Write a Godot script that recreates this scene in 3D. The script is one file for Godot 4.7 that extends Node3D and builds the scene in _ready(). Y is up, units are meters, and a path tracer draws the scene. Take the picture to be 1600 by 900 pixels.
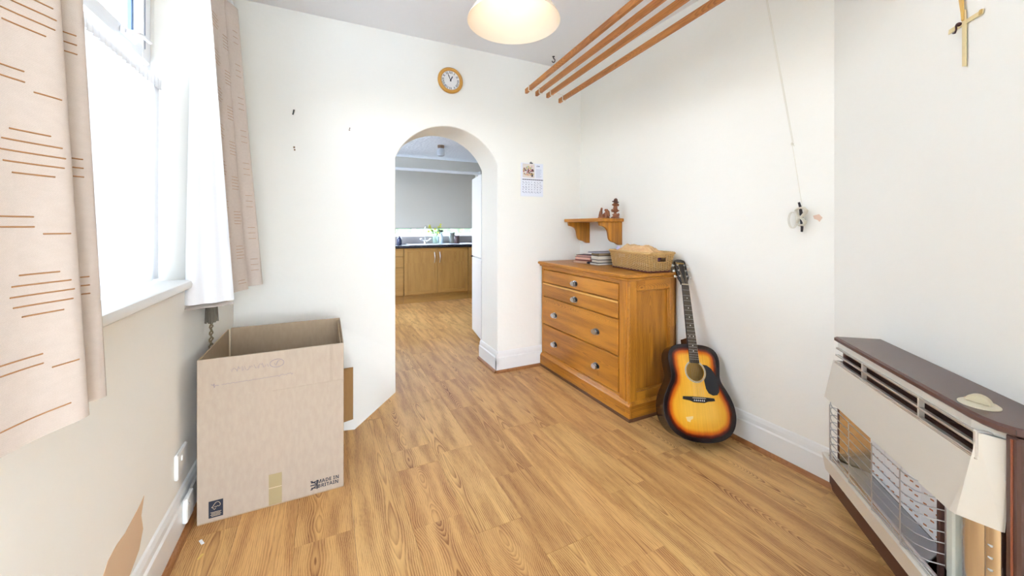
extends Node3D
# A small dining room seen towards an arch, with the kitchen beyond it.

# ---------------------------------------------------------------- mesh builder
class MB:
	var v := PackedVector3Array()
	var n := PackedVector3Array()
	var uv := PackedVector2Array()
	var cl := PackedColorArray()
	var color := Color.WHITE
	var use_color := false
	var g := Vector3.UP            # grain direction
	var uo := Vector2.ZERO
	var us := Vector2.ONE
	func uvof(p: Vector3, nn: Vector3) -> Vector2:
		var gg := g
		if absf(nn.dot(g)) > 0.9:
			gg = Vector3.UP if absf(nn.y) < 0.9 else Vector3.RIGHT
		var a := nn.cross(gg).normalized()
		return Vector2(p.dot(a) * us.x, p.dot(gg) * us.y) + uo
	func tri(a: Vector3, b: Vector3, c: Vector3, na: Vector3, nb: Vector3, nc: Vector3, fn := Vector3.ZERO) -> void:
		var gn := (b - a).cross(c - a)
		if gn.length_squared() < 1e-18:
			return
		var s := na + nb + nc
		var flat := gn.normalized()
		if flat.dot(s) < 0: flat = -flat
		if fn != Vector3.ZERO: flat = fn
		if gn.dot(s) > 0:
			v.append_array([a, c, b]); n.append_array([na, nc, nb])
			uv.append_array([uvof(a, flat), uvof(c, flat), uvof(b, flat)])
		else:
			v.append_array([a, b, c]); n.append_array([na, nb, nc])
			uv.append_array([uvof(a, flat), uvof(b, flat), uvof(c, flat)])
		if use_color: cl.append_array([color, color, color])
	func poly(pts: Array, out: Vector3) -> void:
		var nn: Vector3 = (pts[1] - pts[0]).cross(pts[2] - pts[0])
		if nn.length_squared() < 1e-18 and pts.size() > 3:
			nn = (pts[2] - pts[0]).cross(pts[3] - pts[0])
		nn = nn.normalized()
		if nn.dot(out) < 0: nn = -nn
		for i in range(1, pts.size() - 1):
			tri(pts[0], pts[i], pts[i + 1], nn, nn, nn, nn)
	func box(c: Vector3, s: Vector3, bv := 0.0, bs := Basis.IDENTITY) -> void:
		var h := s * 0.5
		bv = minf(bv, minf(h.x, minf(h.y, h.z)) * 0.9)
		var P := func(sx, sy, sz, ax) -> Vector3:
			var q := Vector3(sx * (h.x - (0.0 if ax == 0 else bv)), sy * (h.y - (0.0 if ax == 1 else bv)), sz * (h.z - (0.0 if ax == 2 else bv)))
			return c + bs * q
		for s1 in [-1, 1]:
			poly([P.call(s1, -1, -1, 0), P.call(s1, 1, -1, 0), P.call(s1, 1, 1, 0), P.call(s1, -1, 1, 0)], bs * Vector3(s1, 0, 0))
			poly([P.call(-1, s1, -1, 1), P.call(1, s1, -1, 1), P.call(1, s1, 1, 1), P.call(-1, s1, 1, 1)], bs * Vector3(0, s1, 0))
			poly([P.call(-1, -1, s1, 2), P.call(1, -1, s1, 2), P.call(1, 1, s1, 2), P.call(-1, 1, s1, 2)], bs * Vector3(0, 0, s1))
		if bv <= 0.0: return
		for s1 in [-1, 1]:
			for s2 in [-1, 1]:
				poly([P.call(-1, s1, s2, 1), P.call(1, s1, s2, 1), P.call(1, s1, s2, 2), P.call(-1, s1, s2, 2)], bs * Vector3(0, s1, s2))
				poly([P.call(s1, -1, s2, 0), P.call(s1, 1, s2, 0), P.call(s1, 1, s2, 2), P.call(s1, -1, s2, 2)], bs * Vector3(s1, 0, s2))
				poly([P.call(s1, s2, -1, 0), P.call(s1, s2, 1, 0), P.call(s1, s2, 1, 1), P.call(s1, s2, -1, 1)], bs * Vector3(s1, s2, 0))
				for s3 in [-1, 1]:
					poly([P.call(s1, s2, s3, 0), P.call(s1, s2, s3, 1), P.call(s1, s2, s3, 2)], bs * Vector3(s1, s2, s3))
	func bb(a: Vector3, b: Vector3, bv := 0.0) -> void:   # box from two corners
		box((a + b) * 0.5, (b - a).abs(), bv)
	# polygon in the xy plane of xf, extruded along its z from z0 to z1, chamfered rims
	func prism(pl: PackedVector2Array, z0: float, z1: float, xf := Transform3D.IDENTITY, bv := 0.0, smooth := true) -> void:
		var area := 0.0
		var m := pl.size()
		for i in m: area += pl[i].cross(pl[(i + 1) % m])
		if area < 0: pl.reverse()
		var en: Array[Vector2] = []
		for i in m:
			var d := (pl[(i + 1) % m] - pl[i]).normalized()
			en.append(Vector2(d.y, -d.x))
		var inset := PackedVector2Array()
		for i in m:
			var a := en[(i + m - 1) % m]; var b := en[i]
			var k := a + b
			inset.append(pl[i] - k * (bv / maxf(0.4, 1.0 + a.dot(b))))
		var tr := Geometry2D.triangulate_polygon(inset)
		if tr.is_empty(): push_error("triangulation failed")
		var up := xf.basis * Vector3(0, 0, 1)
		var nu := up.normalized()
		for i in range(0, tr.size(), 3):
			for e in [[z1, nu], [z0, -nu]]:
				var a: Vector3 = xf * Vector3(inset[tr[i]].x, inset[tr[i]].y, e[0])
				var b: Vector3 = xf * Vector3(inset[tr[i + 1]].x, inset[tr[i + 1]].y, e[0])
				var c: Vector3 = xf * Vector3(inset[tr[i + 2]].x, inset[tr[i + 2]].y, e[0])
				tri(a, b, c, e[1], e[1], e[1], e[1])
		for i in m:
			var j := (i + 1) % m
			var n0 := en[i]; var n1 := en[i]
			if smooth:
				if en[(i + m - 1) % m].dot(en[i]) > 0.75: n0 = (en[(i + m - 1) % m] + en[i]).normalized()
				if en[j].dot(en[i]) > 0.75: n1 = (en[j] + en[i]).normalized()
			var w0 := (xf.basis * Vector3(n0.x, n0.y, 0)).normalized()
			var w1 := (xf.basis * Vector3(n1.x, n1.y, 0)).normalized()
			var we := (xf.basis * Vector3(en[i].x, en[i].y, 0)).normalized()
			var A := func(q: Vector2, z: float) -> Vector3: return xf * Vector3(q.x, q.y, z)
			var zz0 := z0 + bv * signf(z1 - z0); var zz1 := z1 - bv * signf(z1 - z0)
			var p0: Vector3 = A.call(pl[i], zz0); var p1: Vector3 = A.call(pl[j], zz0)
			var q0: Vector3 = A.call(pl[i], zz1); var q1: Vector3 = A.call(pl[j], zz1)
			tri(p0, p1, q1, w0, w1, w1, we); tri(p0, q1, q0, w0, w1, w0, we)
			if bv > 0:
				poly([q0, q1, A.call(inset[j], z1), A.call(inset[i], z1)], we + nu)
				poly([p0, p1, A.call(inset[j], z0), A.call(inset[i], z0)], we - nu)
	func tube(path: Array, r, k := 6, closed := false, cap := true) -> void:
		var m := path.size()
		var rings: Array = []
		var t0: Vector3 = (path[1] - path[0]).normalized()
		var side := t0.cross(Vector3.UP if absf(t0.y) < 0.9 else Vector3.RIGHT).normalized()
		for i in m:
			var a: Vector3 = path[(i + m - 1) % m] if closed else path[maxi(i - 1, 0)]
			var b: Vector3 = path[(i + 1) % m] if closed else path[mini(i + 1, m - 1)]
			var t := (b - a).normalized()
			side = (side - t * side.dot(t)).normalized()
			var bi := t.cross(side)
			var rr: float = r[i] if r is Array else r
			var ring: Array = []
			for j in k:
				var an := TAU * j / k
				var nn := side * cos(an) + bi * sin(an)
				ring.append([path[i] + nn * rr, nn])
			rings.append(ring)
		for i in (m if closed else m - 1):
			var A: Array = rings[i]; var B: Array = rings[(i + 1) % m]
			for j in k:
				var j2 := (j + 1) % k
				tri(A[j][0], A[j2][0], B[j2][0], A[j][1], A[j2][1], B[j2][1])
				tri(A[j][0], B[j2][0], B[j][0], A[j][1], B[j2][1], B[j][1])
		if cap and not closed:
			for e in [[0, (path[0] - path[1])], [m - 1, (path[m - 1] - path[m - 2])]]:
				var pts: Array = []
				for j in k: pts.append(rings[e[0]][j][0])
				poly(pts, e[1])
	# profile of (radius, y) turned about y of xf
	func lathe(pr: Array, seg := 24, xf := Transform3D.IDENTITY) -> void:
		var m := pr.size()
		var en: Array[Vector2] = []
		for i in m - 1:
			var d: Vector2 = (pr[i + 1] - pr[i]).normalized()
			en.append(Vector2(d.y, -d.x))
		for i in m - 1:
			var n0 := en[i]; var n1 := en[i]
			if i > 0 and en[i - 1].dot(en[i]) > 0.7: n0 = (en[i - 1] + en[i]).normalized()
			if i < m - 2 and en[i + 1].dot(en[i]) > 0.7: n1 = (en[i + 1] + en[i]).normalized()
			for j in seg:
				var c0 := cos(TAU * j / seg); var s0 := sin(TAU * j / seg)
				var c1 := cos(TAU * (j + 1) / seg); var s1 := sin(TAU * (j + 1) / seg)
				var L := func(q: Vector2, c: float, s: float) -> Vector3: return xf * Vector3(q.x * c, q.y, q.x * s)
				var N := func(q: Vector2, c: float, s: float) -> Vector3: return (xf.basis * Vector3(q.x * c, q.y, q.x * s)).normalized()
				var a: Vector3 = L.call(pr[i], c0, s0); var b: Vector3 = L.call(pr[i], c1, s1)
				var c: Vector3 = L.call(pr[i + 1], c1, s1); var d: Vector3 = L.call(pr[i + 1], c0, s0)
				tri(a, b, c, N.call(n0, c0, s0), N.call(n0, c1, s1), N.call(n1, c1, s1))
				tri(a, c, d, N.call(n0, c0, s0), N.call(n1, c1, s1), N.call(n1, c0, s0))
	func grid(f: Callable, nu: int, nv: int, flip := 1.0, uvs := Vector2.ZERO) -> void:
		var P: Array = []; var N: Array = []
		for j in nv + 1:
			for i in nu + 1:
				var a := float(i) / nu; var b := float(j) / nv
				P.append(f.call(a, b))
				var e := 0.002
				var du: Vector3 = f.call(minf(a + e, 1), b) - f.call(maxf(a - e, 0), b)
				var dv: Vector3 = f.call(a, minf(b + e, 1)) - f.call(a, maxf(b - e, 0))
				N.append(du.cross(dv).normalized() * flip)
		for j in nv:
			for i in nu:
				var k := j * (nu + 1) + i
				var q := [k, k + 1, k + nu + 2, k + nu + 1]
				for t in [[0, 1, 2], [0, 2, 3]]:
					var s0 := uv.size()
					tri(P[q[t[0]]], P[q[t[1]]], P[q[t[2]]], N[q[t[0]]], N[q[t[1]]], N[q[t[2]]])
					if uvs != Vector2.ZERO and uv.size() > s0:
						for z in range(s0, uv.size()):
							for w in 3:
								if v[z] == P[q[t[w]]]:
									uv[z] = Vector2(float(q[t[w]] % (nu + 1)) / nu * uvs.x, float(q[t[w]] / (nu + 1)) / nv * uvs.y)
	func blob(c: Vector3, r: Vector3, bs := Basis.IDENTITY, la := 8, lo := 12) -> void:
		var pr: Array = []
		for i in la + 1:
			var t := -PI / 2 + PI * i / la
			pr.append(Vector2(cos(t), sin(t)))
		lathe(pr, lo, Transform3D(bs * Basis.from_scale(r), c))
	func mesh(o: Vector3) -> ArrayMesh:
		var w := PackedVector3Array()
		w.resize(v.size())
		for i in v.size(): w[i] = v[i] - o
		var a := []
		a.resize(Mesh.ARRAY_MAX)
		a[Mesh.ARRAY_VERTEX] = w; a[Mesh.ARRAY_NORMAL] = n; a[Mesh.ARRAY_TEX_UV] = uv
		if use_color: a[Mesh.ARRAY_COLOR] = cl
		var m := ArrayMesh.new()
		m.add_surface_from_arrays(Mesh.PRIMITIVE_TRIANGLES, a)
		return m

# ---------------------------------------------------------------- scene helpers
var M := {}
var used := {}
var rng := RandomNumberGenerator.new()

func numbered(s: String) -> String:
	used[s] = used.get(s, 0) + 1
	return s if used[s] == 1 else "%s_%03d" % [s, used[s] - 1]

func tag(o: Node, label: String, category: String, group := "") -> Node:
	o.set_meta("label", label); o.set_meta("category", category)
	if group != "": o.set_meta("group", group)
	return o

func thing(called: String, at: Vector3, label: String, category: String, group := "") -> Node3D:
	var o := Node3D.new()
	o.name = numbered(called); add_child(o); o.position = at
	tag(o, label, category, group)
	return o

func origin_of(p: Node) -> Vector3:
	var o := Vector3.ZERO
	var q := p
	while q != self and q != null:
		o += (q as Node3D).position
		q = q.get_parent()
	return o

# commits a builder whose points are in world space (or, with local = true, in the parent's own space)
func part(called: String, b: MB, mat: Material, parent: Node = null, local := false) -> MeshInstance3D:
	var o := MeshInstance3D.new()
	if parent == null:
		parent = self; called = numbered(called)
	o.name = called
	o.mesh = b.mesh(Vector3.ZERO if local else origin_of(parent))
	o.material_override = mat
	parent.add_child(o, true)
	return o

# a top-level thing that is one mesh: its node stands at the thing's base
func single(called: String, b: MB, mat: Material, label: String, category: String, group := "") -> MeshInstance3D:
	var lo := b.v[0]; var hi := b.v[0]
	for p in b.v: lo = lo.min(p); hi = hi.max(p)
	var base := Vector3((lo.x + hi.x) / 2, lo.y, (lo.z + hi.z) / 2)
	var o := MeshInstance3D.new()
	o.name = numbered(called); o.mesh = b.mesh(base); o.material_override = mat; o.position = base
	add_child(o)
	tag(o, label, category, group)
	return o

func struct(called: String, b: MB, mat: Material) -> MeshInstance3D:
	var o := part(called, b, mat)
	o.set_meta("kind", "structure")
	return o

func lettering(called: String, words: String, h: float, mat: Material, parent: Node, xf: Transform3D, font := "Droid Sans", depth := 0.0006) -> MeshInstance3D:
	var tm := TextMesh.new()
	var sf := SystemFont.new()
	sf.font_names = PackedStringArray([font]); sf.font_weight = 700
	tm.font = sf; tm.text = words; tm.font_size = 32; tm.pixel_size = h / 23.0; tm.depth = depth; tm.curve_step = 2.0
	var o := MeshInstance3D.new()
	o.name = called; o.mesh = tm; o.material_override = mat; o.transform = xf
	parent.add_child(o, true)
	return o

func smat(c: Color, rough := 0.6, metal := 0.0, spec := 0.5) -> StandardMaterial3D:
	var m := StandardMaterial3D.new()
	m.albedo_color = c; m.roughness = rough; m.metallic = metal; m.metallic_specular = spec
	return m

func c8(r: int, gg: int, b: int) -> Color: return Color(r / 255.0, gg / 255.0, b / 255.0)

func tex_of(w: int, h: int, d: PackedByteArray) -> ImageTexture:
	var im := Image.create_from_data(w, h, false, Image.FORMAT_RGB8, d)
	im.generate_mipmaps()
	return ImageTexture.create_from_image(im)

func noise(seed_: int, freq: float, oct := 3) -> FastNoiseLite:
	var f := FastNoiseLite.new()
	f.seed = seed_; f.frequency = freq; f.fractal_octaves = oct
	f.noise_type = FastNoiseLite.TYPE_SIMPLEX_SMOOTH
	return f

# strips of flat-sawn timber side by side; u across, v along the grain
func timber(w: int, h: int, strips: int, width_m: float, len_m: float, base: Color, dark: Color, lines: float, strength: float, seed_: int, cathedral := 0.35) -> ImageTexture:
	var d := PackedByteArray(); d.resize(w * h * 3)
	var nw := noise(seed_, 1.0, 2); var n1 := noise(seed_ + 3, 1.0, 1); var nf := noise(seed_ + 7, 1.0, 2); var nb := noise(seed_ + 13, 1.0, 2)
	var r := RandomNumberGenerator.new(); r.seed = seed_
	var sw := w / strips
	for s in strips:
		var cen := r.randf_range(0.15, 0.85) * width_m
		var tone := r.randf_range(-0.06, 0.06); var cat := cathedral * (0.15 if s % 2 == 1 else r.randf_range(0.7, 1.1))
		var ht := PackedFloat32Array(); ht.resize(h)
		for y in h:
			var a := TAU * y / h
			ht[y] = n1.get_noise_3d(cos(a) * 0.55 + s * 5.1, sin(a) * 0.55, 3.3) * cat
		for y in h:
			var z := len_m * y / h
			for x in sw:
				var px := width_m * x / sw
				var wob := nw.get_noise_2d(px * 6.0 + s * 31.0, z * 1.1) * 0.012 + nf.get_noise_2d(px * 60.0 + s * 11.0, z * 14.0) * 0.0009
				var dx := px - cen + wob
				var f := lines * (sqrt(dx * dx + 0.0004) + ht[y] * 0.22)
				var k := f - floorf(f)
				k = k * k * (1.0 - smoothstep(0.86, 1.0, k)) * 1.5
				var fib := nf.get_noise_2d(px * 420.0 + s * 77.0, z * 9.0)
				var bro := nb.get_noise_2d(px * 14.0 + s * 17.0, z * 1.6)
				var pore := smoothstep(0.28, 0.6, fib) * 0.6
				k *= 0.55 + 0.45 * smoothstep(-0.4, 0.5, fib)
				var t := clampf(k * strength * (0.55 + 0.9 * maxf(bro + 0.35, 0.0)) + pore * strength * 0.55 + bro * 0.22 + tone + 0.08, 0, 1)
				var c := base.lerp(dark, t)
				var i := (y * w + s * sw + x) * 3
				d[i] = int(c.r * 255); d[i + 1] = int(c.g * 255); d[i + 2] = int(c.b * 255)
	return tex_of(w, h, d)

# two-tone noise patches, seamless enough for triplanar use
func mottled(size: int, freq: float, a: Color, b: Color, seed_: int, sharp := 0.0, stretch := 1.0) -> ImageTexture:
	var d := PackedByteArray(); d.resize(size * size * 3)
	var f := noise(seed_, freq, 4)
	for y in size:
		for x in size:
			var t := f.get_noise_2d(x * stretch, y) * 0.5 + 0.5
			if sharp > 0: t = smoothstep(0.5 - sharp, 0.5 + sharp, t)
			var c := a.lerp(b, t)
			var i := (y * size + x) * 3
			d[i] = int(c.r * 255); d[i + 1] = int(c.g * 255); d[i + 2] = int(c.b * 255)
	return tex_of(size, size, d)

func weave_tex(size: int, a: Color, b: Color, seed_: int) -> ImageTexture:
	var d := PackedByteArray(); d.resize(size * size * 3)
	var f := noise(seed_, 0.03, 3); var f2 := noise(seed_ + 3, 0.35, 2)
	for y in size:
		for x in size:
			var over := ((x / 2 + y / 2) % 2) * 0.25
			var t := clampf(f.get_noise_2d(x * 0.7, y * 1.3) * 0.2 + 0.35 + over + f2.get_noise_2d(x, y) * 0.35, 0, 1)
			var c := a.lerp(b, t)
			var i := (y * size + x) * 3
			d[i] = int(c.r * 255); d[i + 1] = int(c.g * 255); d[i + 2] = int(c.b * 255)
	return tex_of(size, size, d)

func height_tex(size: int, freq: float, oct: int, seed_: int) -> NoiseTexture2D:
	var t := NoiseTexture2D.new()
	t.width = size; t.height = size; t.seamless = true; t.as_normal_map = true
	t.bump_strength = 6.0
	t.noise = noise(seed_, freq, oct)
	return t

func plaster(c: Color, scale_: float, strength: float, freq: float) -> StandardMaterial3D:
	var m := smat(c, 0.85, 0, 0.3)
	m.uv1_triplanar = true; m.uv1_world_triplanar = true; m.uv1_scale = Vector3.ONE * scale_
	m.normal_enabled = true; m.normal_scale = strength
	m.normal_texture = height_tex(512, freq, 4, 5)
	return m

func make_materials() -> void:
	M.wall = plaster(c8(249, 246, 236), 0.8, 0.10, 0.012)
	M.ceil = plaster(c8(246, 246, 246), 0.8, 0.10, 0.012)
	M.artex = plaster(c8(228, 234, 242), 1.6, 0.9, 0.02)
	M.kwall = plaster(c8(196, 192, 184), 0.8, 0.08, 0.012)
	M.gloss = smat(c8(242, 241, 236), 0.3)
	M.upvc = smat(c8(244, 245, 246), 0.25)
	var ft := timber(960, 1536, 6, 0.2087, 1.3, c8(226, 180, 118), c8(140, 90, 46), 150.0, 0.7, 11, 0.3)
	M.floor = []
	for t in [c8(255, 250, 244), c8(244, 238, 230), c8(255, 255, 250), c8(236, 228, 220)]:
		var fm := smat(t, 0.42, 0, 0.45)
		fm.albedo_texture = ft
		M.floor.append(fm)
	M.subfloor = smat(c8(120, 82, 48), 0.8)
	M.bead = smat(c8(168, 116, 72), 0.4)
	M.bead.albedo_texture = timber(64, 256, 1, 0.03, 1.0, c8(255, 250, 240), c8(190, 160, 130), 120.0, 0.5, 41)
	var ct := timber(512, 768, 2, 0.3, 0.9, c8(206, 138, 44), c8(118, 62, 12), 130.0, 0.5, 23, 0.3)
	M.pine = smat(c8(255, 255, 255), 0.36); M.pine.albedo_texture = ct
	M.lath = smat(c8(255, 244, 226), 0.5); M.lath.albedo_texture = timber(128, 512, 2, 0.05, 1.2, c8(204, 142, 76), c8(150, 92, 42), 150.0, 0.5, 31)
	M.oak = smat(c8(255, 255, 255), 0.45); M.oak.albedo_texture = timber(256, 512, 2, 0.3, 0.8, c8(172, 130, 66), c8(140, 98, 44), 60.0, 0.4, 37)
	M.oak.uv1_scale = Vector3(1, 1, 1)
	M.chrome = smat(c8(222, 223, 226), 0.18, 1.0)
	M.steel = smat(c8(190, 190, 192), 0.3, 1.0)
	M.brushed = smat(c8(176, 177, 180), 0.42, 0.9)
	M.black = smat(c8(18, 18, 20), 0.5)
	M.iron = smat(c8(46, 38, 40), 0.5, 0.3)
	M.cord = smat(c8(232, 226, 208), 0.8)
	M.ivory = smat(c8(226, 216, 190), 0.35)
	M.white = smat(c8(240, 240, 240), 0.5)
	M.paper = smat(c8(236, 226, 210), 0.8)
	var card := mottled(256, 0.03, c8(186, 169, 150), c8(177, 159, 140), 51, 0.0, 3.0)
	M.card = smat(c8(255, 255, 255), 0.85, 0, 0.2); M.card.albedo_texture = card
	M.card_in = smat(c8(246, 236, 218), 0.85, 0, 0.2); M.card_in.albedo_texture = card
	M.card_edge = smat(c8(222, 200, 168), 0.9)
	M.card_gold = smat(c8(228, 190, 130), 0.85); M.card_gold.albedo_texture = card
	M.ink = smat(c8(38, 42, 54), 0.7)
	M.pen = smat(c8(126, 118, 142), 0.8)
	M.linen = smat(c8(255, 255, 255), 0.95, 0, 0.1); M.linen.albedo_texture = weave_tex(256, c8(214, 200, 187), c8(197, 182, 168), 61)
	M.linen.uv1_scale = Vector3(4, 4, 1); M.linen.backlight_enabled = true; M.linen.backlight = Color(0.2, 0.19, 0.18)
	M.lining = smat(c8(240, 240, 240), 0.9, 0, 0.1); M.lining.backlight_enabled = true; M.lining.backlight = Color(0.4, 0.4, 0.4)
	M.stitch = smat(c8(176, 128, 82), 0.9)
	M.net = smat(c8(248, 249, 250), 0.95, 0, 0.1); M.net.backlight_enabled = true; M.net.backlight = Color(0.42, 0.42, 0.42)
	M.tan = smat(c8(222, 190, 154), 0.9)
	M.pinkish = smat(c8(228, 196, 172), 0.9)

func glass_mat(tint: Color, alpha := 0.08) -> StandardMaterial3D:
	var m := smat(Color(tint.r, tint.g, tint.b, alpha), 0.03)
	m.transparency = BaseMaterial3D.TRANSPARENCY_ALPHA
	return m

const H := 2.63          # ceiling height
const WL := -0.52        # left wall face
const WR := 2.11         # right wall face
const ZB := -2.89        # back wall face
const ZK := -3.25        # kitchen side of the back wall
const DO := Vector3(2.11, 0, -0.93)
var dd := Vector3(-0.697, 0, 0.717)
var dn := Vector3(-0.717, 0, -0.697)

func _ready() -> void:
	rng.seed = 4
	# camera
	var cam := Camera3D.new()
	cam.name = "camera"
	cam.position = Vector3(0, 1.2, 0)
	cam.rotation.y = -atan(290.0 / 595.0)
	cam.set_frustum(0.05 * 900.0 / 595.0, Vector2(0, -0.05 * 95.0 / 595.0), 0.05, 60.0)
	add_child(cam); cam.current = true
	# sky, exposure
	var we := WorldEnvironment.new(); we.name = "world_environment"
	var env := Environment.new()
	var sm := ProceduralSkyMaterial.new()
	sm.sky_top_color = c8(196, 214, 240); sm.sky_horizon_color = c8(238, 244, 252)
	sm.ground_bottom_color = c8(150, 148, 144); sm.ground_horizon_color = c8(190, 190, 188)
	sm.sky_energy_multiplier = 4.2; sm.ground_energy_multiplier = 2.6
	var sky := Sky.new(); sky.sky_material = sm
	env.background_mode = Environment.BG_SKY; env.sky = sky
	env.tonemap_mode = Environment.TONE_MAPPER_LINEAR
	env.tonemap_exposure = 1.42
	env.sdfgi_enabled = true; env.ssao_enabled = true; env.ssil_enabled = true
	we.environment = env; add_child(we)
	make_materials()
	build_shell()
	build_floor()
	build_skirting()
	build_window()
	build_pendant()
	build_curtains()
	build_box()
	build_chest()
	build_guitar()
	build_heater()
	build_rack()
	build_wall_things()
	build_shelf()
	build_chest_things()
	build_kitchen()
	build_left_things()
	build_outside()

# ---------------------------------------------------------------- setting
func pv(a: Array) -> PackedVector2Array:
	var p := PackedVector2Array()
	for i in range(0, a.size(), 2): p.append(Vector2(a[i], a[i + 1]))
	return p

func build_shell() -> void:
	var b := MB.new()
	var x0 := -0.80
	b.bb(Vector3(x0, 0, ZK), Vector3(WL, 0.955, 2.0)); b.bb(Vector3(x0, 2.28, ZK), Vector3(WL, H, 2.0))
	b.prism(pv([x0, -2.0, -0.62, -2.0, WL, -2.075, WL, ZK, x0, ZK]), -0.955, -2.28, Transform3D(Basis(Vector3(1, 0, 0), Vector3(0, 0, 1), Vector3(0, -1, 0)), Vector3.ZERO), 0.0, false); b.bb(Vector3(x0, 0.955, -0.3), Vector3(WL, 2.28, 2.0))
	var wl := struct("wall_left", b, M.wall)
	# bare plaster where paint has peeled
	b = MB.new()
	b.prism(pv([-1.597, 0.35, -1.575, 0.30, -1.588, 0.25, -1.56, 0.205, -1.50, 0.178, -1.40, 0.178, -1.345, 0.20, -1.335, 0.25, -1.35, 0.30, -1.375, 0.318, -1.42, 0.325, -1.47, 0.322, -1.53, 0.333, -1.57, 0.34]), 0, 0.0012, Transform3D(Basis(Vector3(0, 0, 1), Vector3(0, 1, 0), Vector3(1, 0, 0)), Vector3(WL - 0.0002, 0, 0)), 0.0004)
	part("bare_plaster_patch", b, M.tan, wl)
	b = MB.new()
	b.prism(pv([-1.325, 0.28, -1.30, 0.27, -1.29, 0.20, -1.315, 0.18, -1.33, 0.22]), 0, 0.0012, Transform3D(Basis(Vector3(0, 0, 1), Vector3(0, 1, 0), Vector3(1, 0, 0)), Vector3(WL - 0.0002, 0, 0)), 0.0004)
	part("bare_plaster_patch", b, M.tan, wl)
	# back wall with the arch
	b = MB.new()
	var pl := PackedVector2Array([Vector2(WL - 0.1, 0), Vector2(0.456, 0), Vector2(0.456, 1.712)])
	var half := 0.409; var rise := 0.275
	var R := (half * half + rise * rise) / (2 * rise)
	var a0 := asin(half / R)
	for i in range(1, 28):
		var a := -a0 + 2 * a0 * i / 28.0
		pl.append(Vector2(0.865 + R * sin(a), 1.712 + rise - R + R * cos(a)))
	pl.append_array([Vector2(1.274, 1.712), Vector2(1.274, 0), Vector2(WR + 0.1, 0), Vector2(WR + 0.1, H + 0.05), Vector2(WL - 0.1, H + 0.05)])
	b.prism(pl, ZK, ZB, Transform3D.IDENTITY, 0.006)
	struct("wall_back", b, M.wall)
	# plaster running out to the floor left of the arch
	b = MB.new()
	var A := Vector3(0.452, 0, ZB + 0.03); var B := Vector3(0.15, 0, -2.44); var C := Vector3(-0.3, 0, -2.55)
	var A2 := Vector3(0.454, 0.3, ZB + 0.001); var B2 := Vector3(0.12, 0.5, ZB + 0.001); var C2 := Vector3(-0.3, 0.42, ZB + 0.001)
	var fl := func(u: float, w: float) -> Vector3:
		var lo := A.lerp(B, u / 0.6) if u < 0.6 else B.lerp(C, (u - 0.6) / 0.4)
		var hi := A2.lerp(B2, u / 0.6) if u < 0.6 else B2.lerp(C2, (u - 0.6) / 0.4)
		var q := lo.lerp(hi, w)
		q.z = lerpf(lo.z, hi.z, 1 - pow(1 - w, 1.8))
		return q
	b.grid(fl, 30, 14, 1.0)
	b.poly([A, B, C, Vector3(-0.3, 0, ZB), Vector3(0.452, 0, ZB)], Vector3.DOWN)
	b.poly([A, A2, Vector3(0.452, 0, ZB)], Vector3.RIGHT)
	struct("trim_1", b, M.wall)
	# right wall and the chimney breast across the corner
	b = MB.new()
	b.bb(Vector3(WR, 0, ZK), Vector3(WR + 0.2, H, 1.9))
	var wr := struct("wall_right", b, M.wall)
	b = MB.new()
	b.prism(pv([0.976, 1.245, 0.99, 1.262, 1.015, 1.255, 1.01, 1.24, 0.995, 1.234, 0.988, 1.225]), 0, 0.001, Transform3D(Basis(Vector3(0, 0, -1), Vector3(0, 1, 0), Vector3(-1, 0, 0)), Vector3(WR + 0.0002, 0, 0)), 0.0003)
	part("bare_plaster_patch", b, M.pinkish, wr)
	b = MB.new()
	var e := DO + dd * 1.8
	b.prism(PackedVector2Array([Vector2(DO.x, DO.z), Vector2(e.x, e.z), Vector2(e.x, 1.85), Vector2(WR + 0.05, 1.85), Vector2(WR + 0.05, DO.z)]), 0, -H, Transform3D(Basis(Vector3(1, 0, 0), Vector3(0, 0, 1), Vector3(0, -1, 0)), Vector3.ZERO), 0.0, false)
	struct("wall_diagonal", b, M.wall)
	b = MB.new()
	b.bb(Vector3(-0.8, 0, 1.8), Vector3(1.1, 0.25, 2.0)); b.bb(Vector3(-0.8, 2.15, 1.8), Vector3(1.1, H, 2.0))
	b.bb(Vector3(-0.8, 0.25, 1.8), Vector3(-0.40, 2.15, 2.0)); b.bb(Vector3(0.74, 0.25, 1.8), Vector3(1.1, 2.15, 2.0))
	struct("wall_front", b, M.wall)
	# window well behind the viewer: the back wall and the box face it
	b = MB.new()
	for x in [-0.40, 0.14, 0.68]: b.bb(Vector3(x, 0.25, 1.90), Vector3(x + 0.06, 2.15, 1.96), 0.005)
	for y in [0.25, 2.09]: b.bb(Vector3(-0.398, y + 0.001, 1.902), Vector3(0.738, y + 0.058, 1.958), 0.003)
	var wf := struct("window_3", b, M.upvc)
	b = MB.new(); b.bb(Vector3(-0.38, 0.27, 1.927), Vector3(0.72, 2.13, 1.933)); part("pane", b, glass_mat(Color(0.9, 0.97, 0.95)), wf)
	b = MB.new()
	b.bb(Vector3(-0.8, H, ZK), Vector3(WR + 0.2, H + 0.15, 2.0))
	struct("ceiling", b, M.ceil)
	# kitchen shell
	b = MB.new()
	b.bb(Vector3(-0.5, 2.4, -6.9), Vector3(3.1, 2.55, ZK))
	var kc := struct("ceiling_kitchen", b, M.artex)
	kc.set_meta("kind", "structure")
	b = MB.new()
	b.bb(Vector3(-0.5, 0, -6.9), Vector3(3.1, 1.04, -6.66)); b.bb(Vector3(-0.5, 2.16, -6.9), Vector3(3.1, 2.4, -6.66))
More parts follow.
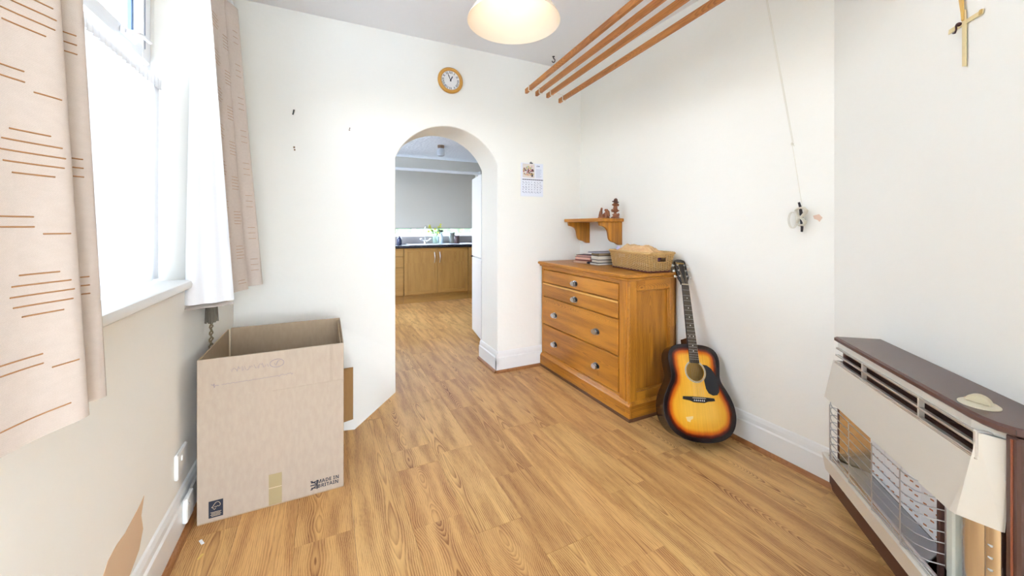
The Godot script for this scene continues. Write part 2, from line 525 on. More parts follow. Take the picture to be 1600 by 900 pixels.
	b.bb(Vector3(-0.5, 1.04, -6.9), Vector3(0.5, 2.16, -6.66)); b.bb(Vector3(2.52, 1.04, -6.9), Vector3(3.1, 2.16, -6.66))
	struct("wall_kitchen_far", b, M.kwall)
	b = MB.new()
	b.bb(Vector3(2.9, 0, -6.66), Vector3(3.1, 2.4, ZK))
	b.bb(Vector3(WR + 0.2, 0, ZK - 0.2), Vector3(2.9, 2.4, ZK))
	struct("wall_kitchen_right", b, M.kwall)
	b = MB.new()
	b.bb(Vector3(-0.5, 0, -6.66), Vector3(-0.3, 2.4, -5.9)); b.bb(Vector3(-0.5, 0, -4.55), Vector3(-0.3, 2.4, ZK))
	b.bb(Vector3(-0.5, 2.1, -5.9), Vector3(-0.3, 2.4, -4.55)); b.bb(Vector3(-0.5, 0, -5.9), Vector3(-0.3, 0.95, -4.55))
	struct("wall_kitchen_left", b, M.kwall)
	# window in the kitchen's left wall, outside the view: it lights the kitchen
	b = MB.new()
	for z in [-5.86, -4.59]: b.bb(Vector3(-0.43, 0.95, z - 0.04), Vector3(-0.37, 2.10, z + 0.04), 0.004)
	for y in [0.99, 2.06]: b.bb(Vector3(-0.425, y - 0.039, -5.898), Vector3(-0.377, y + 0.039, -4.552), 0.003)
	var dr := struct("window_4", b, M.upvc)
	b = MB.new()
	b.bb(Vector3(-0.404, 1.0, -5.84), Vector3(-0.398, 2.05, -4.61))
	part("pane", b, glass_mat(Color(0.9, 0.97, 0.95)), dr)

func build_floor() -> void:
	var b := MB.new()
	b.bb(Vector3(-0.8, -0.1, -6.9), Vector3(3.1, -0.012, 2.0))
	var fl := struct("floor", b, M.subfloor)
	var w := 0.2087
	var x := 0.308 - 4 * w
	var row := 0
	var joints := {4: -1.926, 5: -2.62, 6: -1.2, 7: -2.05, 8: -0.75, 9: -1.535, 3: -1.3, 2: -2.3}
	while x < 2.9:
		var z: float = joints.get(row, -6.6 + rng.randf() * 1.2)
		while z > -6.6: z -= 1.22
		z = maxf(z, -6.66 - 1.2)
		var zm := 1.84 if x < 0.85 else 0.4
		while z < zm - 0.02:
			var za := maxf(z, -6.66); var zb := minf(z + 1.22, zm)
			if zb - za > 0.02:
				b = MB.new()
				b.g = Vector3(0, 0, 1)
				var s := rng.randi() % 6
				b.us = Vector2(1.0 / (6 * w), 1.0 / 1.3)
				b.uo = Vector2((s - 0.0) / 6.0 - x / (6 * w), rng.randf())
				b.bb(Vector3(x + 0.0002, -0.012, za + 0.0002), Vector3(x + w - 0.0002, 0, zb - 0.0002), 0.0009)
				part("plank", b, M.floor[rng.randi() % 4], fl)
			z += 1.22
		x += w; row += 1

func skirting(called: String, path: Array, face: Array) -> void:
	# path: floor points along the wall face; face: outward normal of each leg
	var b := MB.new(); var c := MB.new()
	for i in path.size() - 1:
		var p: Vector3 = path[i]; var q: Vector3 = path[i + 1]; var o: Vector3 = face[i]
		var d := (q - p).normalized()
		var L := (q - p).length()
		var bs := Basis(o, Vector3.UP, o.cross(Vector3.UP))
		var sg := signf(bs.z.dot(d))
		var xf := Transform3D(bs, p)
		b.prism(pv([0, 0, 0.018, 0, 0.018, 0.118, 0.012, 0.126, 0.011, 0.146, 0.006, 0.164, 0, 0.170]), 0, L * sg, xf, 0.0, false)
		c.g = d; c.us = Vector2(20, 1)
		c.prism(pv([0.018, 0, 0.036, 0, 0.035, 0.008, 0.031, 0.015, 0.025, 0.019, 0.018, 0.020]), 0, L * sg, xf)
	var o := struct(called, b, M.gloss)
	part("floor_bead", c, M.bead, o)

func build_skirting() -> void:
	skirting("baseboard_left", [Vector3(WL, 0, 1.8), Vector3(WL, 0, ZB)], [Vector3(1, 0, 0)])
	skirting("baseboard_back", [Vector3(1.274, 0, ZK - 0.018), Vector3(1.274, 0, ZB + 0.018)], [Vector3(-1, 0, 0)])
	skirting("baseboard_back_right", [Vector3(1.256, 0, ZB), Vector3(WR, 0, ZB)], [Vector3(0, 0, 1)])
	skirting("baseboard_right", [Vector3(WR, 0, ZB), Vector3(WR, 0, DO.z + 0.01)], [Vector3(-1, 0, 0)])
	var b := MB.new(); b.g = dd; b.us = Vector2(9, 0.8)
	b.prism(pv([0, 0, 0.020, 0, 0.020, 0.088, 0.014, 0.098, 0, 0.10]), 0, -1.7, Transform3D(Basis(dn.normalized(), Vector3.UP, dn.normalized().cross(Vector3.UP)), DO), 0.0, false)
	var bd := struct("baseboard_diagonal", b, smat(c8(96, 62, 46), 0.45))
	bd.set_meta("kind", "structure")

func build_window() -> void:
	var b := MB.new()
	# sill board
	b.prism(pv([-0.64, 0.948, -0.504, 0.948, -0.496, 0.954, -0.494, 0.968, -0.498, 0.98, -0.508, 0.985, -0.64, 0.985]), 0, -1.70, Transform3D(Basis.IDENTITY, Vector3(0, 0, -0.29)), 0.003)
	struct("trim_2", b, M.gloss)
	# frame
	b = MB.new()
	var xa := -0.69; var xb := -0.63
	for z in [[-2.0, -1.94], [-0.36, -0.3], [-1.19, -1.11]]: b.bb(Vector3(xa, 0.985, z[0]), Vector3(xb, 2.28, z[1]), 0.006)
	for y in [[0.985, 1.045], [1.79, 1.86], [2.22, 2.28]]: b.bb(Vector3(xa + 0.002, y[0] + 0.001, -1.998), Vector3(xb - 0.002, y[1] - 0.001, -0.302), 0.004)
	var wn := struct("window_1", b, M.upvc)
	b = MB.new()
	b.bb(Vector3(-0.664, 1.04, -1.96), Vector3(-0.658, 2.25, -0.34))
	part("pane", b, glass_mat(Color(0.9, 0.96, 0.97)), wn)
	# opening fanlight sash
	b = MB.new()
	for z in [[-1.945, -1.875], [-1.25, -1.20]]: b.bb(Vector3(-0.655, 1.825, z[0]), Vector3(-0.615, 2.24, z[1]), 0.006)
	b.bb(Vector3(-0.6535, 1.826, -1.943), Vector3(-0.617, 1.885, -1.202), 0.004)
	b.bb(Vector3(-0.6535, 2.195, -1.943), Vector3(-0.617, 2.239, -1.202), 0.004)
	var sash := part("sash", b, M.upvc, wn)
	b = MB.new()
	b.bb(Vector3(-0.655, 1.885, -1.878), Vector3(-0.640, 2.2, -1.864), 0.002)
	b.bb(Vector3(-0.617, 1.87, -1.897), Vector3(-0.6135, 2.24, -1.894), 0.0008)
	part("gasket", b, smat(c8(70, 92, 120), 0.5), sash)
	b = MB.new()
	b.bb(Vector3(-0.615, 1.845, -1.80), Vector3(-0.604, 1.872, -1.70), 0.004)
	b.tube([Vector3(-0.606, 1.858, -1.72), Vector3(-0.588, 1.862, -1.725), Vector3(-0.582, 1.872, -1.76), Vector3(-0.582, 1.878, -1.84)], 0.007, 8)
	part("handle", b, M.upvc, sash)
	# net curtain on its wire
	var t := thing("net_curtain", Vector3(-0.60, 0.99, -1.15), "sheer white net curtain hanging across the lower half of the window", "net curtain")
	b = MB.new()
	var nt := func(u: float, w: float) -> Vector3:
		var z := lerpf(-1.985, -0.32, u)
		var s := sin(z * 62.0) * 0.004 + sin(z * 27.0 + 1.3) * 0.005
		return Vector3(-0.600 + s * (0.5 + 0.5 * (1 - w)), lerpf(0.995, 1.765, w), z)
	b.grid(nt, 200, 8, 1.0)
	part("net", b, M.net, t)
	b = MB.new()
	var hd := func(u: float, w: float) -> Vector3:
		var z := lerpf(-1.985, -0.32, u)
		return Vector3(-0.594 + sin(z * 190.0) * 0.004, lerpf(1.745, 1.785, w), z)
	b.grid(hd, 320, 2, 1.0)
	part("heading", b, M.net, t)
	b = MB.new()
	b.tube([Vector3(-0.601, 1.768, -2.0), Vector3(-0.601, 1.768, -0.3)], 0.003, 6)
	part("wire", b, M.white, t)

func build_pendant() -> void:
	var c := Vector3(0.73, 2.09, -1.48)
	var t := thing("pendant_lamp", Vector3(c.x, H, c.z), "cream coolie shade pendant lamp with a glowing round bulb, hung from the ceiling", "lamp")
	var b := MB.new()
	b.lathe([Vector2(0.036, 0.192), Vector2(0.09, 0.15), Vector2(0.15, 0.085), Vector2(0.199, 0.002), Vector2(0.200, -0.002), Vector2(0.197, 0.0), Vector2(0.147, 0.082), Vector2(0.088, 0.146), Vector2(0.034, 0.189), Vector2(0.036, 0.192)], 64, Transform3D(Basis.IDENTITY, c))
	var sh := smat(c8(250, 240, 222), 0.5); sh.backlight_enabled = true; sh.backlight = Color(0.7, 0.62, 0.5)
	part("shade", b, sh, t)
	b = MB.new()
	b.lathe([Vector2(0, 0.24), Vector2(0.012, 0.238), Vector2(0.019, 0.22), Vector2(0.019, 0.13), Vector2(0, 0.13)], 20, Transform3D(Basis.IDENTITY, c))
	part("lamp_holder", b, M.white, t)
	b = MB.new()
	b.tube([c + Vector3(0, 0.23, 0), Vector3(c.x, H - 0.02, c.z)], 0.0035, 8)
	part("flex", b, M.white, t)
	b = MB.new()
	b.lathe([Vector2(0, H - 0.035), Vector2(0.012, H - 0.035), Vector2(0.03, H - 0.028), Vector2(0.042, H - 0.012), Vector2(0.042, H), Vector2(0, H)], 32, Transform3D(Basis.IDENTITY, Vector3(c.x, 0, c.z)))
	part("ceiling_rose", b, M.white, t)
	b = MB.new()
	b.blob(c + Vector3(0, 0.075, 0), Vector3(0.029, 0.031, 0.029), Basis.IDENTITY, 14, 24)
	b.lathe([Vector2(0.014, 0.135), Vector2(0.016, 0.11), Vector2(0.024, 0.09)], 20, Transform3D(Basis.IDENTITY, c))
	var bm := smat(Color.WHITE, 0.5)
	bm.emission_enabled = true; bm.emission = c8(255, 248, 236); bm.emission_energy_multiplier = 0.85
	part("bulb", b, bm, t)
	var l := OmniLight3D.new()
	l.name = "bulb_light"; l.position = c + Vector3(0, 0.075, 0) - t.position
	l.light_color = Color(1.0, 0.97, 0.93); l.light_energy = 0.014; l.light_size = 0.029
	l.omni_range = 12; l.omni_attenuation = 2; l.shadow_enabled = true
	t.add_child(l)

# ---------------------------------------------------------------- curtains
func smooth_path(pts: Array) -> Curve3D:
	var c := Curve3D.new()
	c.bake_interval = 0.01
	for i in pts.size():
		var a: Vector3 = pts[maxi(i - 1, 0)]; var b: Vector3 = pts[mini(i + 1, pts.size() - 1)]
		var t := (b - a) * 0.17
		c.add_point(pts[i], -t, t)
	return c

func cloth_fn(bot: Array, top: Array, y0: float, y1: float, off := 0.0) -> Callable:
	var cb := smooth_path(bot); var ct := smooth_path(top)
	var lb := cb.get_baked_length(); var lt := ct.get_baked_length()
	return func(u: float, w: float) -> Vector3:
		var p := cb.sample_baked(u * lb, true); var q := ct.sample_baked(u * lt, true)
		var r := p.lerp(q, w)
		if off != 0.0:
			var p2 := cb.sample_baked(minf(u + 0.01, 1) * lb, true); var p1 := cb.sample_baked(maxf(u - 0.01, 0) * lb, true)
			var d := (p2 - p1).normalized()
			r += Vector3(-d.z, 0, d.x) * off
		r.y = lerpf(y0, y1, w)
		return r

func v2(a: Array) -> Array:
	var r: Array = []
	for i in range(0, a.size(), 2): r.append(Vector3(a[i], 0, a[i + 1]))
	return r

func stitches(f: Callable, rows: Array, y0: float, y1: float, r: float) -> MB:
	var b := MB.new()
	for q in rows:
		var pts: Array = []
		var m := maxi(4, int((q[2] - q[1]) * 60))
		for i in m + 1:
			pts.append(f.call(lerpf(q[1], q[2], float(i) / m), (q[0] - y0) / (y1 - y0)))
		b.tube(pts, r, 4)
	return b

func build_curtains() -> void:
	var rl := thing("curtain_rail", Vector3(-0.44, 2.33, -1.2), "white curtain rail fixed along the wall above the window", "curtain rail")
	var b := MB.new()
	b.bb(Vector3(-0.445, 2.325, -2.44), Vector3(-0.425, 2.345, 0.1), 0.004)
	part("track", b, M.white, rl)
	for z in [-2.25, -1.2, -0.1]:
		b = MB.new(); b.bb(Vector3(-0.53, 2.33, z - 0.01), Vector3(-0.44, 2.35, z + 0.01), 0.003); part("bracket", b, M.white, rl)
	# near curtain
	var y0 := 0.895; var y1 := 2.32
	var nb := v2([-0.44, -0.30, -0.40, -0.42, -0.43, -0.50, -0.405, -0.62, -0.392, -0.72, -0.375, -0.79, -0.347, -0.848, -0.356, -0.866, -0.392, -0.876, -0.385, -0.905, -0.360, -0.932, -0.362, -0.946, -0.40, -0.946, -0.44, -0.92])
	var nt := v2([-0.44, -0.25, -0.41, -0.35, -0.43, -0.42, -0.41, -0.52, -0.40, -0.60, -0.38, -0.66, -0.36, -0.71, -0.365, -0.728, -0.39, -0.74, -0.385, -0.765, -0.365, -0.79, -0.367, -0.805, -0.40, -0.805, -0.44, -0.79])
	var t := thing("curtain", Vector3(-0.40, y0, -0.65), "near beige linen curtain with stitched brown lines, closest to the viewer", "curtain", "curtains at the window")
	b = MB.new()
	var f := cloth_fn(nb, nt, y0, y1)
	b.grid(f, 150, 16, 1.0, Vector2(1.2, 2.0))
	part("cloth", b, M.linen, t)
	b = MB.new()
	b.grid(cloth_fn(nb, nt, y0 + 0.015, y1, -0.006), 150, 10, -1.0)
	part("lining", b, M.lining, t)
	var L := smooth_path(nb).get_baked_length()
	var rows: Array = []
	for k in 8:
		var yc := 1.50 - k * 0.1975
		for j in 5:
			var w0: float = [0.503, 0.493, 0.49, 0.493, 0.503][j]; var w1: float = [0.552, 0.566, 0.570, 0.567, 0.554][j]
			var y := yc + (2 - j) * 0.0145
			if y > 0.94 and y < 2.25: rows.append([y, w0 / L, w1 / L])
			if j > 0 and j < 4 and y > 0.94: rows.append([y - 0.004, 0.666 / L, 0.694 / L])
		for j in 2:
			var y := yc - 0.088 - j * 0.014
			if y > 0.94: rows.append([y, 0.30 / L, 0.525 / L])
		if yc - 0.105 > 0.94: rows.append([yc - 0.112, 0.535 / L, 0.570 / L])
	rows.append([y0 + 0.034, 0.02 / L, 0.555 / L])
	part("embroidery", stitches(cloth_fn(nb, nt, y0, y1, 0.0006), rows, y0, y1, 0.0011), M.stitch, t)
	# far curtain
	y0 = 0.885
	t = thing("curtain", Vector3(-0.40, y0, -2.25), "far beige curtain with white lining bunched beside the back wall", "curtain", "curtains at the window")
	var fb := v2([-0.372, -2.055, -0.385, -2.10, -0.39, -2.15, -0.372, -2.20, -0.350, -2.255, -0.352, -2.275, -0.385, -2.30, -0.392, -2.33, -0.36, -2.365, -0.318, -2.40, -0.306, -2.42, -0.33, -2.44, -0.40, -2.47])
	var ft := v2([-0.470, -2.08, -0.462, -2.11, -0.455, -2.15, -0.445, -2.19, -0.438, -2.215, -0.445, -2.235, -0.465, -2.25, -0.462, -2.275, -0.44, -2.31, -0.418, -2.355, -0.41, -2.385, -0.42, -2.40, -0.46, -2.42])
	b = MB.new()
	b.grid(cloth_fn(fb, ft, y0 + 0.01, y1), 130, 16, 1.0, Vector2(0.9, 2.0))
	part("cloth", b, M.linen, t)
	var lb := v2([-0.517, -1.985, -0.505, -1.975, -0.485, -1.98, -0.46, -2.0, -0.43, -2.0, -0.40, -2.03, -0.378, -2.045, -0.370, -2.055])
	var lt := v2([-0.518, -2.085, -0.506, -2.088, -0.492, -2.092, -0.476, -2.096, -0.474, -2.091, -0.473, -2.087, -0.471, -2.083, -0.468, -2.08])
	b = MB.new()
	b.grid(cloth_fn(lb, lt, y0 - 0.005, y1), 60, 16, 1.0)
	b.grid(cloth_fn(lb, lt, y0 - 0.005, y1, 0.004), 60, 4, -1.0)
	part("lining", b, M.lining, t)
	b = MB.new()
	b.grid(cloth_fn(lb, lt, y0 - 0.022, y0 + 0.02, 0.006), 50, 2, -1.0)
	part("hem", b, M.linen, t)
	L = smooth_path(fb).get_baked_length()
	rows = []
	for k in 9:
		var yc := 2.13 - k * 0.165
		for j in 5:
			var y := yc + (2 - j) * 0.0145
			if y > 0.92: rows.append([y, 0.02 / L, (0.09 if j % 2 == 0 else 0.105) / L])
			if y > 0.98: rows.append([y - 0.06, 0.145 / L, (0.195 if j % 2 == 0 else 0.205) / L])
			if y > 0.92 and j % 2 == 0: rows.append([y + 0.03, 0.37 / L, 0.41 / L])
	part("embroidery", stitches(cloth_fn(fb, ft, y0 + 0.01, y1, 0.0006), rows, y0 + 0.01, y1, 0.0009), M.stitch, t)

# ---------------------------------------------------------------- cardboard box
func build_box() -> void:
	var xl := -0.467; var xr := 0.072; var zf := -1.925; var zb := -2.475; var h := 0.665; var k := 0.006
	var t := thing("cardboard_box", Vector3((xl + xr) / 2, 0, (zf + zb) / 2), "large open brown cardboard box standing in the corner below the curtain", "box")
	var b := MB.new()
	b.us = Vector2(2, 2)
	b.bb(Vector3(xl, 0.004, zf - k), Vector3(xr, h, zf), 0.0015)
	var fp := part("front_panel", b, M.card, t)
	b = MB.new(); b.us = Vector2(2, 2); b.bb(Vector3(xl + 0.012, 0.004, zb), Vector3(xr, h, zb + k), 0.0015); part("back_panel", b, M.card_in, t)
	b = MB.new(); b.us = Vector2(2, 2); b.bb(Vector3(xl, 0.004, zb + 0.022), Vector3(xl + k, h - 0.002, zf - k), 0.0015); part("side_panel", b, M.card_in, t)
	b = MB.new(); b.us = Vector2(2, 2); b.bb(Vector3(xr - k, 0.004, zb + k), Vector3(xr, h - 0.002, zf - k), 0.0015); part("side_panel", b, M.card_in, t)
	b = MB.new(); b.us = Vector2(2, 2); b.bb(Vector3(xl, 0, zb), Vector3(xr, k, zf), 0.0015); part("base_panel", b, M.card_in, t)
	# raw edge of the torn corner and flaps folded down inside
	b = MB.new(); b.bb(Vector3(xl + 0.004, 0.35, zb + 0.014), Vector3(xl + 0.012, h - 0.004, zb + 0.022), 0.001); part("torn_edge", b, M.card_edge, t)
	b = MB.new(); b.us = Vector2(2, 2); b.bb(Vector3(xr - 0.015, h - 0.26, zb + 0.03), Vector3(xr - 0.009, h - 0.006, zf - 0.03), 0.001); part("flap", b, M.card_in, t)
	# creases pressed into the front
	b = MB.new()
	b.tube([Vector3(xl + 0.26, 0.495, zf), Vector3(xr - 0.03, 0.497, zf), Vector3(xr, 0.499, zf)], 0.0011, 4)
	b.tube([Vector3(xr - 0.055, 0.50, zf), Vector3(xr - 0.055, h - 0.01, zf)], 0.0012, 4)
	b.tube([Vector3(xr - 0.047, 0.50, zf), Vector3(xr - 0.047, h - 0.01, zf)], 0.0008, 4)
	part("crease", b, M.card, fp)
	# tape
	b = MB.new()
	b.bb(Vector3(-0.222, 0.006, zf), Vector3(-0.174, 0.137, zf + 0.0006))
	var tape := part("packing_tape", b, smat(c8(170, 152, 112), 0.2), fp)
	b = MB.new()
	b.bb(Vector3(-0.222, 0.078, zf + 0.0005), Vector3(-0.174, 0.080, zf + 0.0009)); part("tape_seam", b, M.card_edge, tape)
	# forestry certificate panel
	b = MB.new()
	b.bb(Vector3(-0.429, 0.019, zf), Vector3(-0.381, 0.087, zf + 0.0006))
	var lab := part("printed_panel", b, M.ink, fp)
	b = MB.new()
	var z := zf + 0.001
	var tree: Array = []
	for q in [[-0.412, 0.058], [-0.418, 0.060], [-0.419, 0.0625], [-0.415, 0.064], [-0.411, 0.071], [-0.406, 0.078], [-0.400, 0.0805], [-0.395, 0.078], [-0.391, 0.072], [-0.390, 0.066], [-0.393, 0.062], [-0.397, 0.0615], [-0.400, 0.064], [-0.403, 0.0605], [-0.407, 0.063], [-0.410, 0.0615]]:
		tree.append(Vector3(q[0], q[1], z))
	b.tube(tree, 0.0008, 4)
	b.tube([Vector3(-0.414, 0.0555, z), Vector3(-0.410, 0.050, z), Vector3(-0.405, 0.057, z)], 0.0007, 4)
	for q in [[0.040, 0.036], [0.035, 0.03], [0.030, 0.036], [0.025, 0.03]]:
		b.bb(Vector3(-0.405 - q[1] / 2, q[0], zf), Vector3(-0.405 + q[1] / 2, q[0] + 0.0012, zf + 0.001))
	part("emblem", b, M.card_edge, lab)
	# flag and words
	b = MB.new()
	var fx := -0.064; var fy := 0.023; var fw := 0.029; var fh := 0.040
	for q in [[0, 0.44, 1, 0.56], [0.82, 0, 1.0, 1], [0.0, 0.0, 0.3, 0.08], [0.0, 0.92, 0.3, 1.0]]:
		b.bb(Vector3(fx + q[0] * fw, fy + q[1] * fh, zf), Vector3(fx + q[2] * fw, fy + q[3] * fh, zf + 0.0006))
	for s in [-1, 1]:
		for o in [0.0, 0.28]:
			var p0 := Vector3(fx + 0.003, fy + fh * (0.5 + s * (0.45 - o * 0.6)), zf + 0.0003); var p1 := Vector3(fx + fw * 0.8, fy + fh * (0.5 + s * (0.12 + o * 0.9)), zf + 0.0003)
			var dq := (p1 - p0).normalized()
			b.box((p0 + p1) / 2, Vector3((p1 - p0).length(), 0.0042, 0.0006), 0, Basis(dq, Vector3(0, 0, 1).cross(dq), Vector3(0, 0, 1)))
	part("printed_flag", b, M.ink, fp)
	var o := origin_of(fp)
	lettering("printed_words", "MADE IN", 0.0155, M.ink, fp, Transform3D(Basis.IDENTITY, Vector3(0.007, 0.0535, zf + 0.0004) - o))
	lettering("printed_words", "BRITAIN", 0.0155, M.ink, fp, Transform3D(Basis.IDENTITY, Vector3(0.007, 0.033, zf + 0.0004) - o))
	# faded handwriting
	b = MB.new()
	var r := RandomNumberGenerator.new(); r.seed = 8
	var scribble := func(x0: float, x1: float, y: float, amp: float, rad: float) -> void:
		var pts: Array = []
		var m := int((x1 - x0) / 0.004)
		for i in m + 1:
			pts.append(Vector3(lerpf(x0, x1, float(i) / m) + r.randf_range(-0.003, 0.003), y + r.randf_range(-amp, amp) + 0.06 * (lerpf(x0, x1, float(i) / m) + 0.3) * 0.2, zf + 0.0004))
		b.tube(pts, rad, 4)
	scribble.call(-0.355, -0.22, 0.610, 0.011, 0.0005)
	scribble.call(-0.205, -0.185, 0.612, 0.014, 0.0008)
	scribble.call(-0.42, -0.395, 0.556, 0.009, 0.0008)
	scribble.call(-0.385, -0.20, 0.556, 0.002, 0.0005)
	scribble.call(-0.195, -0.13, 0.556, 0.005, 0.0006)
	var ring: Array = []
	for i in 20: ring.append(Vector3(-0.192 + 0.026 * cos(TAU * i / 20), 0.613 + 0.017 * sin(TAU * i / 20), zf + 0.0004))
	b.tube(ring, 0.0007, 4, true)
	part("handwriting", b, M.pen, fp)
	# folded sheet standing behind the box
	b = MB.new(); b.us = Vector2(2, 2)
	b.bb(Vector3(-0.25, 0.001, -2.505), Vector3(0.146, 0.350, -2.497), 0.001)
	single("cardboard_sheet", b, M.card_gold, "flat golden brown cardboard sheet standing upright behind the big open box", "cardboard")

# ---------------------------------------------------------------- chest of drawers
func build_chest() -> void:
	var x0 := 1.685; var x1 := 2.09; var za := -2.865; var zb := -1.80
	var t := thing("chest_of_drawers", Vector3(1.89, 0, -2.335), "honey pine chest of drawers with silver cup knobs in the corner", "chest of drawers")
	var gx := Vector3(0, 0, 1)
	var b := MB.new()
	# carcass: back, ends, rails
	b.g = Vector3.UP; b.us = Vector2(1.7, 1.1)
	b.bb(Vector3(x0 + 0.03, 0.10, za), Vector3(x1, 0.88, za + 0.02))
	b.bb(Vector3(x1 - 0.012, 0.10, za), Vector3(x1, 0.88, zb))
	b.bb(Vector3(x0 + 0.03, 0.10, zb - 0.036), Vector3(x1, 0.88, zb - 0.022))
	var carc := part("carcass", b, M.pine, t)
	# side frame and panel
	b = MB.new(); b.g = Vector3.UP; b.us = Vector2(1.7, 1.1); b.uo = Vector2(0.2, 0.1)
	b.bb(Vector3(x0 + 0.004, 0.10, zb - 0.022), Vector3(x0 + 0.062, 0.878, zb), 0.003)
	part("side_stile", b, M.pine, t)
	b = MB.new(); b.g = Vector3.UP; b.us = Vector2(1.7, 1.1); b.uo = Vector2(0.6, 0.4)
	b.bb(Vector3(x1 - 0.055, 0.10, zb - 0.022), Vector3(x1, 0.878, zb), 0.003)
	part("side_stile", b, M.pine, t)
	b = MB.new(); b.g = Vector3.RIGHT; b.us = Vector2(1.7, 1.1)
	b.bb(Vector3(x0 + 0.062, 0.80, zb - 0.022), Vector3(x1 - 0.055, 0.878, zb - 0.0005), 0.002)
	part("side_rail", b, M.pine, t)
	b = MB.new(); b.g = Vector3.RIGHT; b.us = Vector2(1.7, 1.1)
	b.bb(Vector3(x0 + 0.062, 0.10, zb - 0.022), Vector3(x1 - 0.055, 0.165, zb - 0.0005), 0.002)
	part("side_rail", b, M.pine, t)
	b = MB.new()
	for q in [[x0 + 0.062, 0.165, x1 - 0.055, 0.175], [x0 + 0.062, 0.790, x1 - 0.055, 0.80], [x0 + 0.062, 0.165, x0 + 0.072, 0.80], [x1 - 0.065, 0.165, x1 - 0.055, 0.80]]:
		b.bb(Vector3(q[0], q[1], zb - 0.022), Vector3(q[2], q[3], zb - 0.008), 0.004)
	part("side_moulding", b, M.pine, t)
	# front stiles and pilaster beads
	b = MB.new(); b.g = Vector3.UP; b.us = Vector2(1.7, 1.1); b.uo = Vector2(0.4, 0.3)
	b.bb(Vector3(x0, 0.10, -1.893), Vector3(x0 + 0.03, 0.878, zb - 0.002), 0.003)
	part("front_stile", b, M.pine, t)
	b = MB.new(); b.g = Vector3.UP; b.us = Vector2(1.7, 1.1); b.uo = Vector2(0.7, 0.5)
	b.bb(Vector3(x0, 0.10, za), Vector3(x0 + 0.03, 0.878, -2.838), 0.003)
	part("front_stile", b, M.pine, t)
	b = MB.new(); b.g = Vector3.UP; b.us = Vector2(1.7, 1.1)
	b.tube([Vector3(x0 + 0.001, 0.11, -1.832), Vector3(x0 + 0.001, 0.878, -1.832)], 0.006, 10)
	part("corner_bead", b, M.pine, t)
	b = MB.new(); b.g = Vector3.UP; b.us = Vector2(1.7, 1.1)
	b.tube([Vector3(x0 + 0.003, 0.11, zb - 0.006), Vector3(x0 + 0.003, 0.878, zb - 0.006)], 0.008, 10)
	part("corner_bead", b, M.pine, t)
	b = MB.new(); b.g = gx; b.us = Vector2(1.7, 0.95); b.uo = Vector2(0.06, 2.724)
	b.bb(Vector3(x0 + 0.003, 0.840, -2.84), Vector3(x0 + 0.03, 0.880, -1.89), 0.002)
	b.bb(Vector3(x0 + 0.003, 0.10, -2.84), Vector3(x0 + 0.03, 0.130, -1.89), 0.002)
	b.bb(Vector3(x0 + 0.018, 0.10, -2.84), Vector3(x0 + 0.03, 0.86, -1.89))
	part("front_rail", b, M.pine, t)
	# top with moulded edge
	b = MB.new(); b.g = gx; b.us = Vector2(1.7, 0.95); b.uo = Vector2(0.1, 2.754)
	b.prism(pv([1.652, -2.875, 1.652, -1.805, 1.660, -1.790, 1.675, -1.780, 2.098, -1.780, 2.098, -2.875]), -0.882, -0.905, Transform3D(Basis(Vector3(1, 0, 0), Vector3(0, 0, 1), Vector3(0, -1, 0)), Vector3.ZERO), 0.006)
	part("top", b, M.pine, t)
	b = MB.new(); b.g = gx; b.us = Vector2(1.7, 0.95); b.uo = Vector2(0.06, 2.724)
	b.prism(pv([1.668, -2.87, 1.668, -1.802, 1.678, -1.792, 2.095, -1.792, 2.095, -2.87]), -0.866, -0.882, Transform3D(Basis(Vector3(1, 0, 0), Vector3(0, 0, 1), Vector3(0, -1, 0)), Vector3.ZERO), 0.004)
	part("top_moulding", b, M.pine, t)
	# plinth
	b = MB.new(); b.g = gx; b.us = Vector2(1.7, 0.95); b.uo = Vector2(0.7, 2.73)
	b.bb(Vector3(1.668, 0.018, za - 0.003), Vector3(1.688, 0.098, -1.783), 0.004)
	b.g = Vector3.RIGHT
	b.bb(Vector3(1.6885, 0.018, -1.803), Vector3(x1, 0.098, -1.783), 0.001)
	part("plinth", b, M.pine, t)
	b = MB.new(); b.g = gx; b.us = Vector2(1.7, 0.95); b.uo = Vector2(0.06, 2.724)
	b.prism(pv([0, 0, 0.018, 0, 0.010, 0.012, 0.004, 0.016, 0, 0.022]), za, -1.785, Transform3D(Basis(Vector3(-1, 0, 0), Vector3(0, 1, 0), Vector3(0, 0, 1)), Vector3(1.688, 0.096, 0)))
	b.prism(pv([0, 0, 0.018, 0, 0.010, 0.012, 0.004, 0.016, 0, 0.022]), 1.675, x1, Transform3D(Basis(Vector3(0, 0, 1), Vector3(0, 1, 0), Vector3(1, 0, 0)), Vector3(0, 0.096, -1.803)))
	part("plinth_moulding", b, M.pine, t)
	b = MB.new()
	b.bb(Vector3(1.664, 0, za), Vector3(1.69, 0.02, -1.779), 0.003); b.bb(Vector3(1.6905, 0, -1.80), Vector3(x1, 0.02, -1.779), 0.001)
	part("base_strip", b, smat(c8(104, 66, 40), 0.6), t)
	# drawers
	var dz0 := -2.833; var dz1 := -1.899
	var k := 0
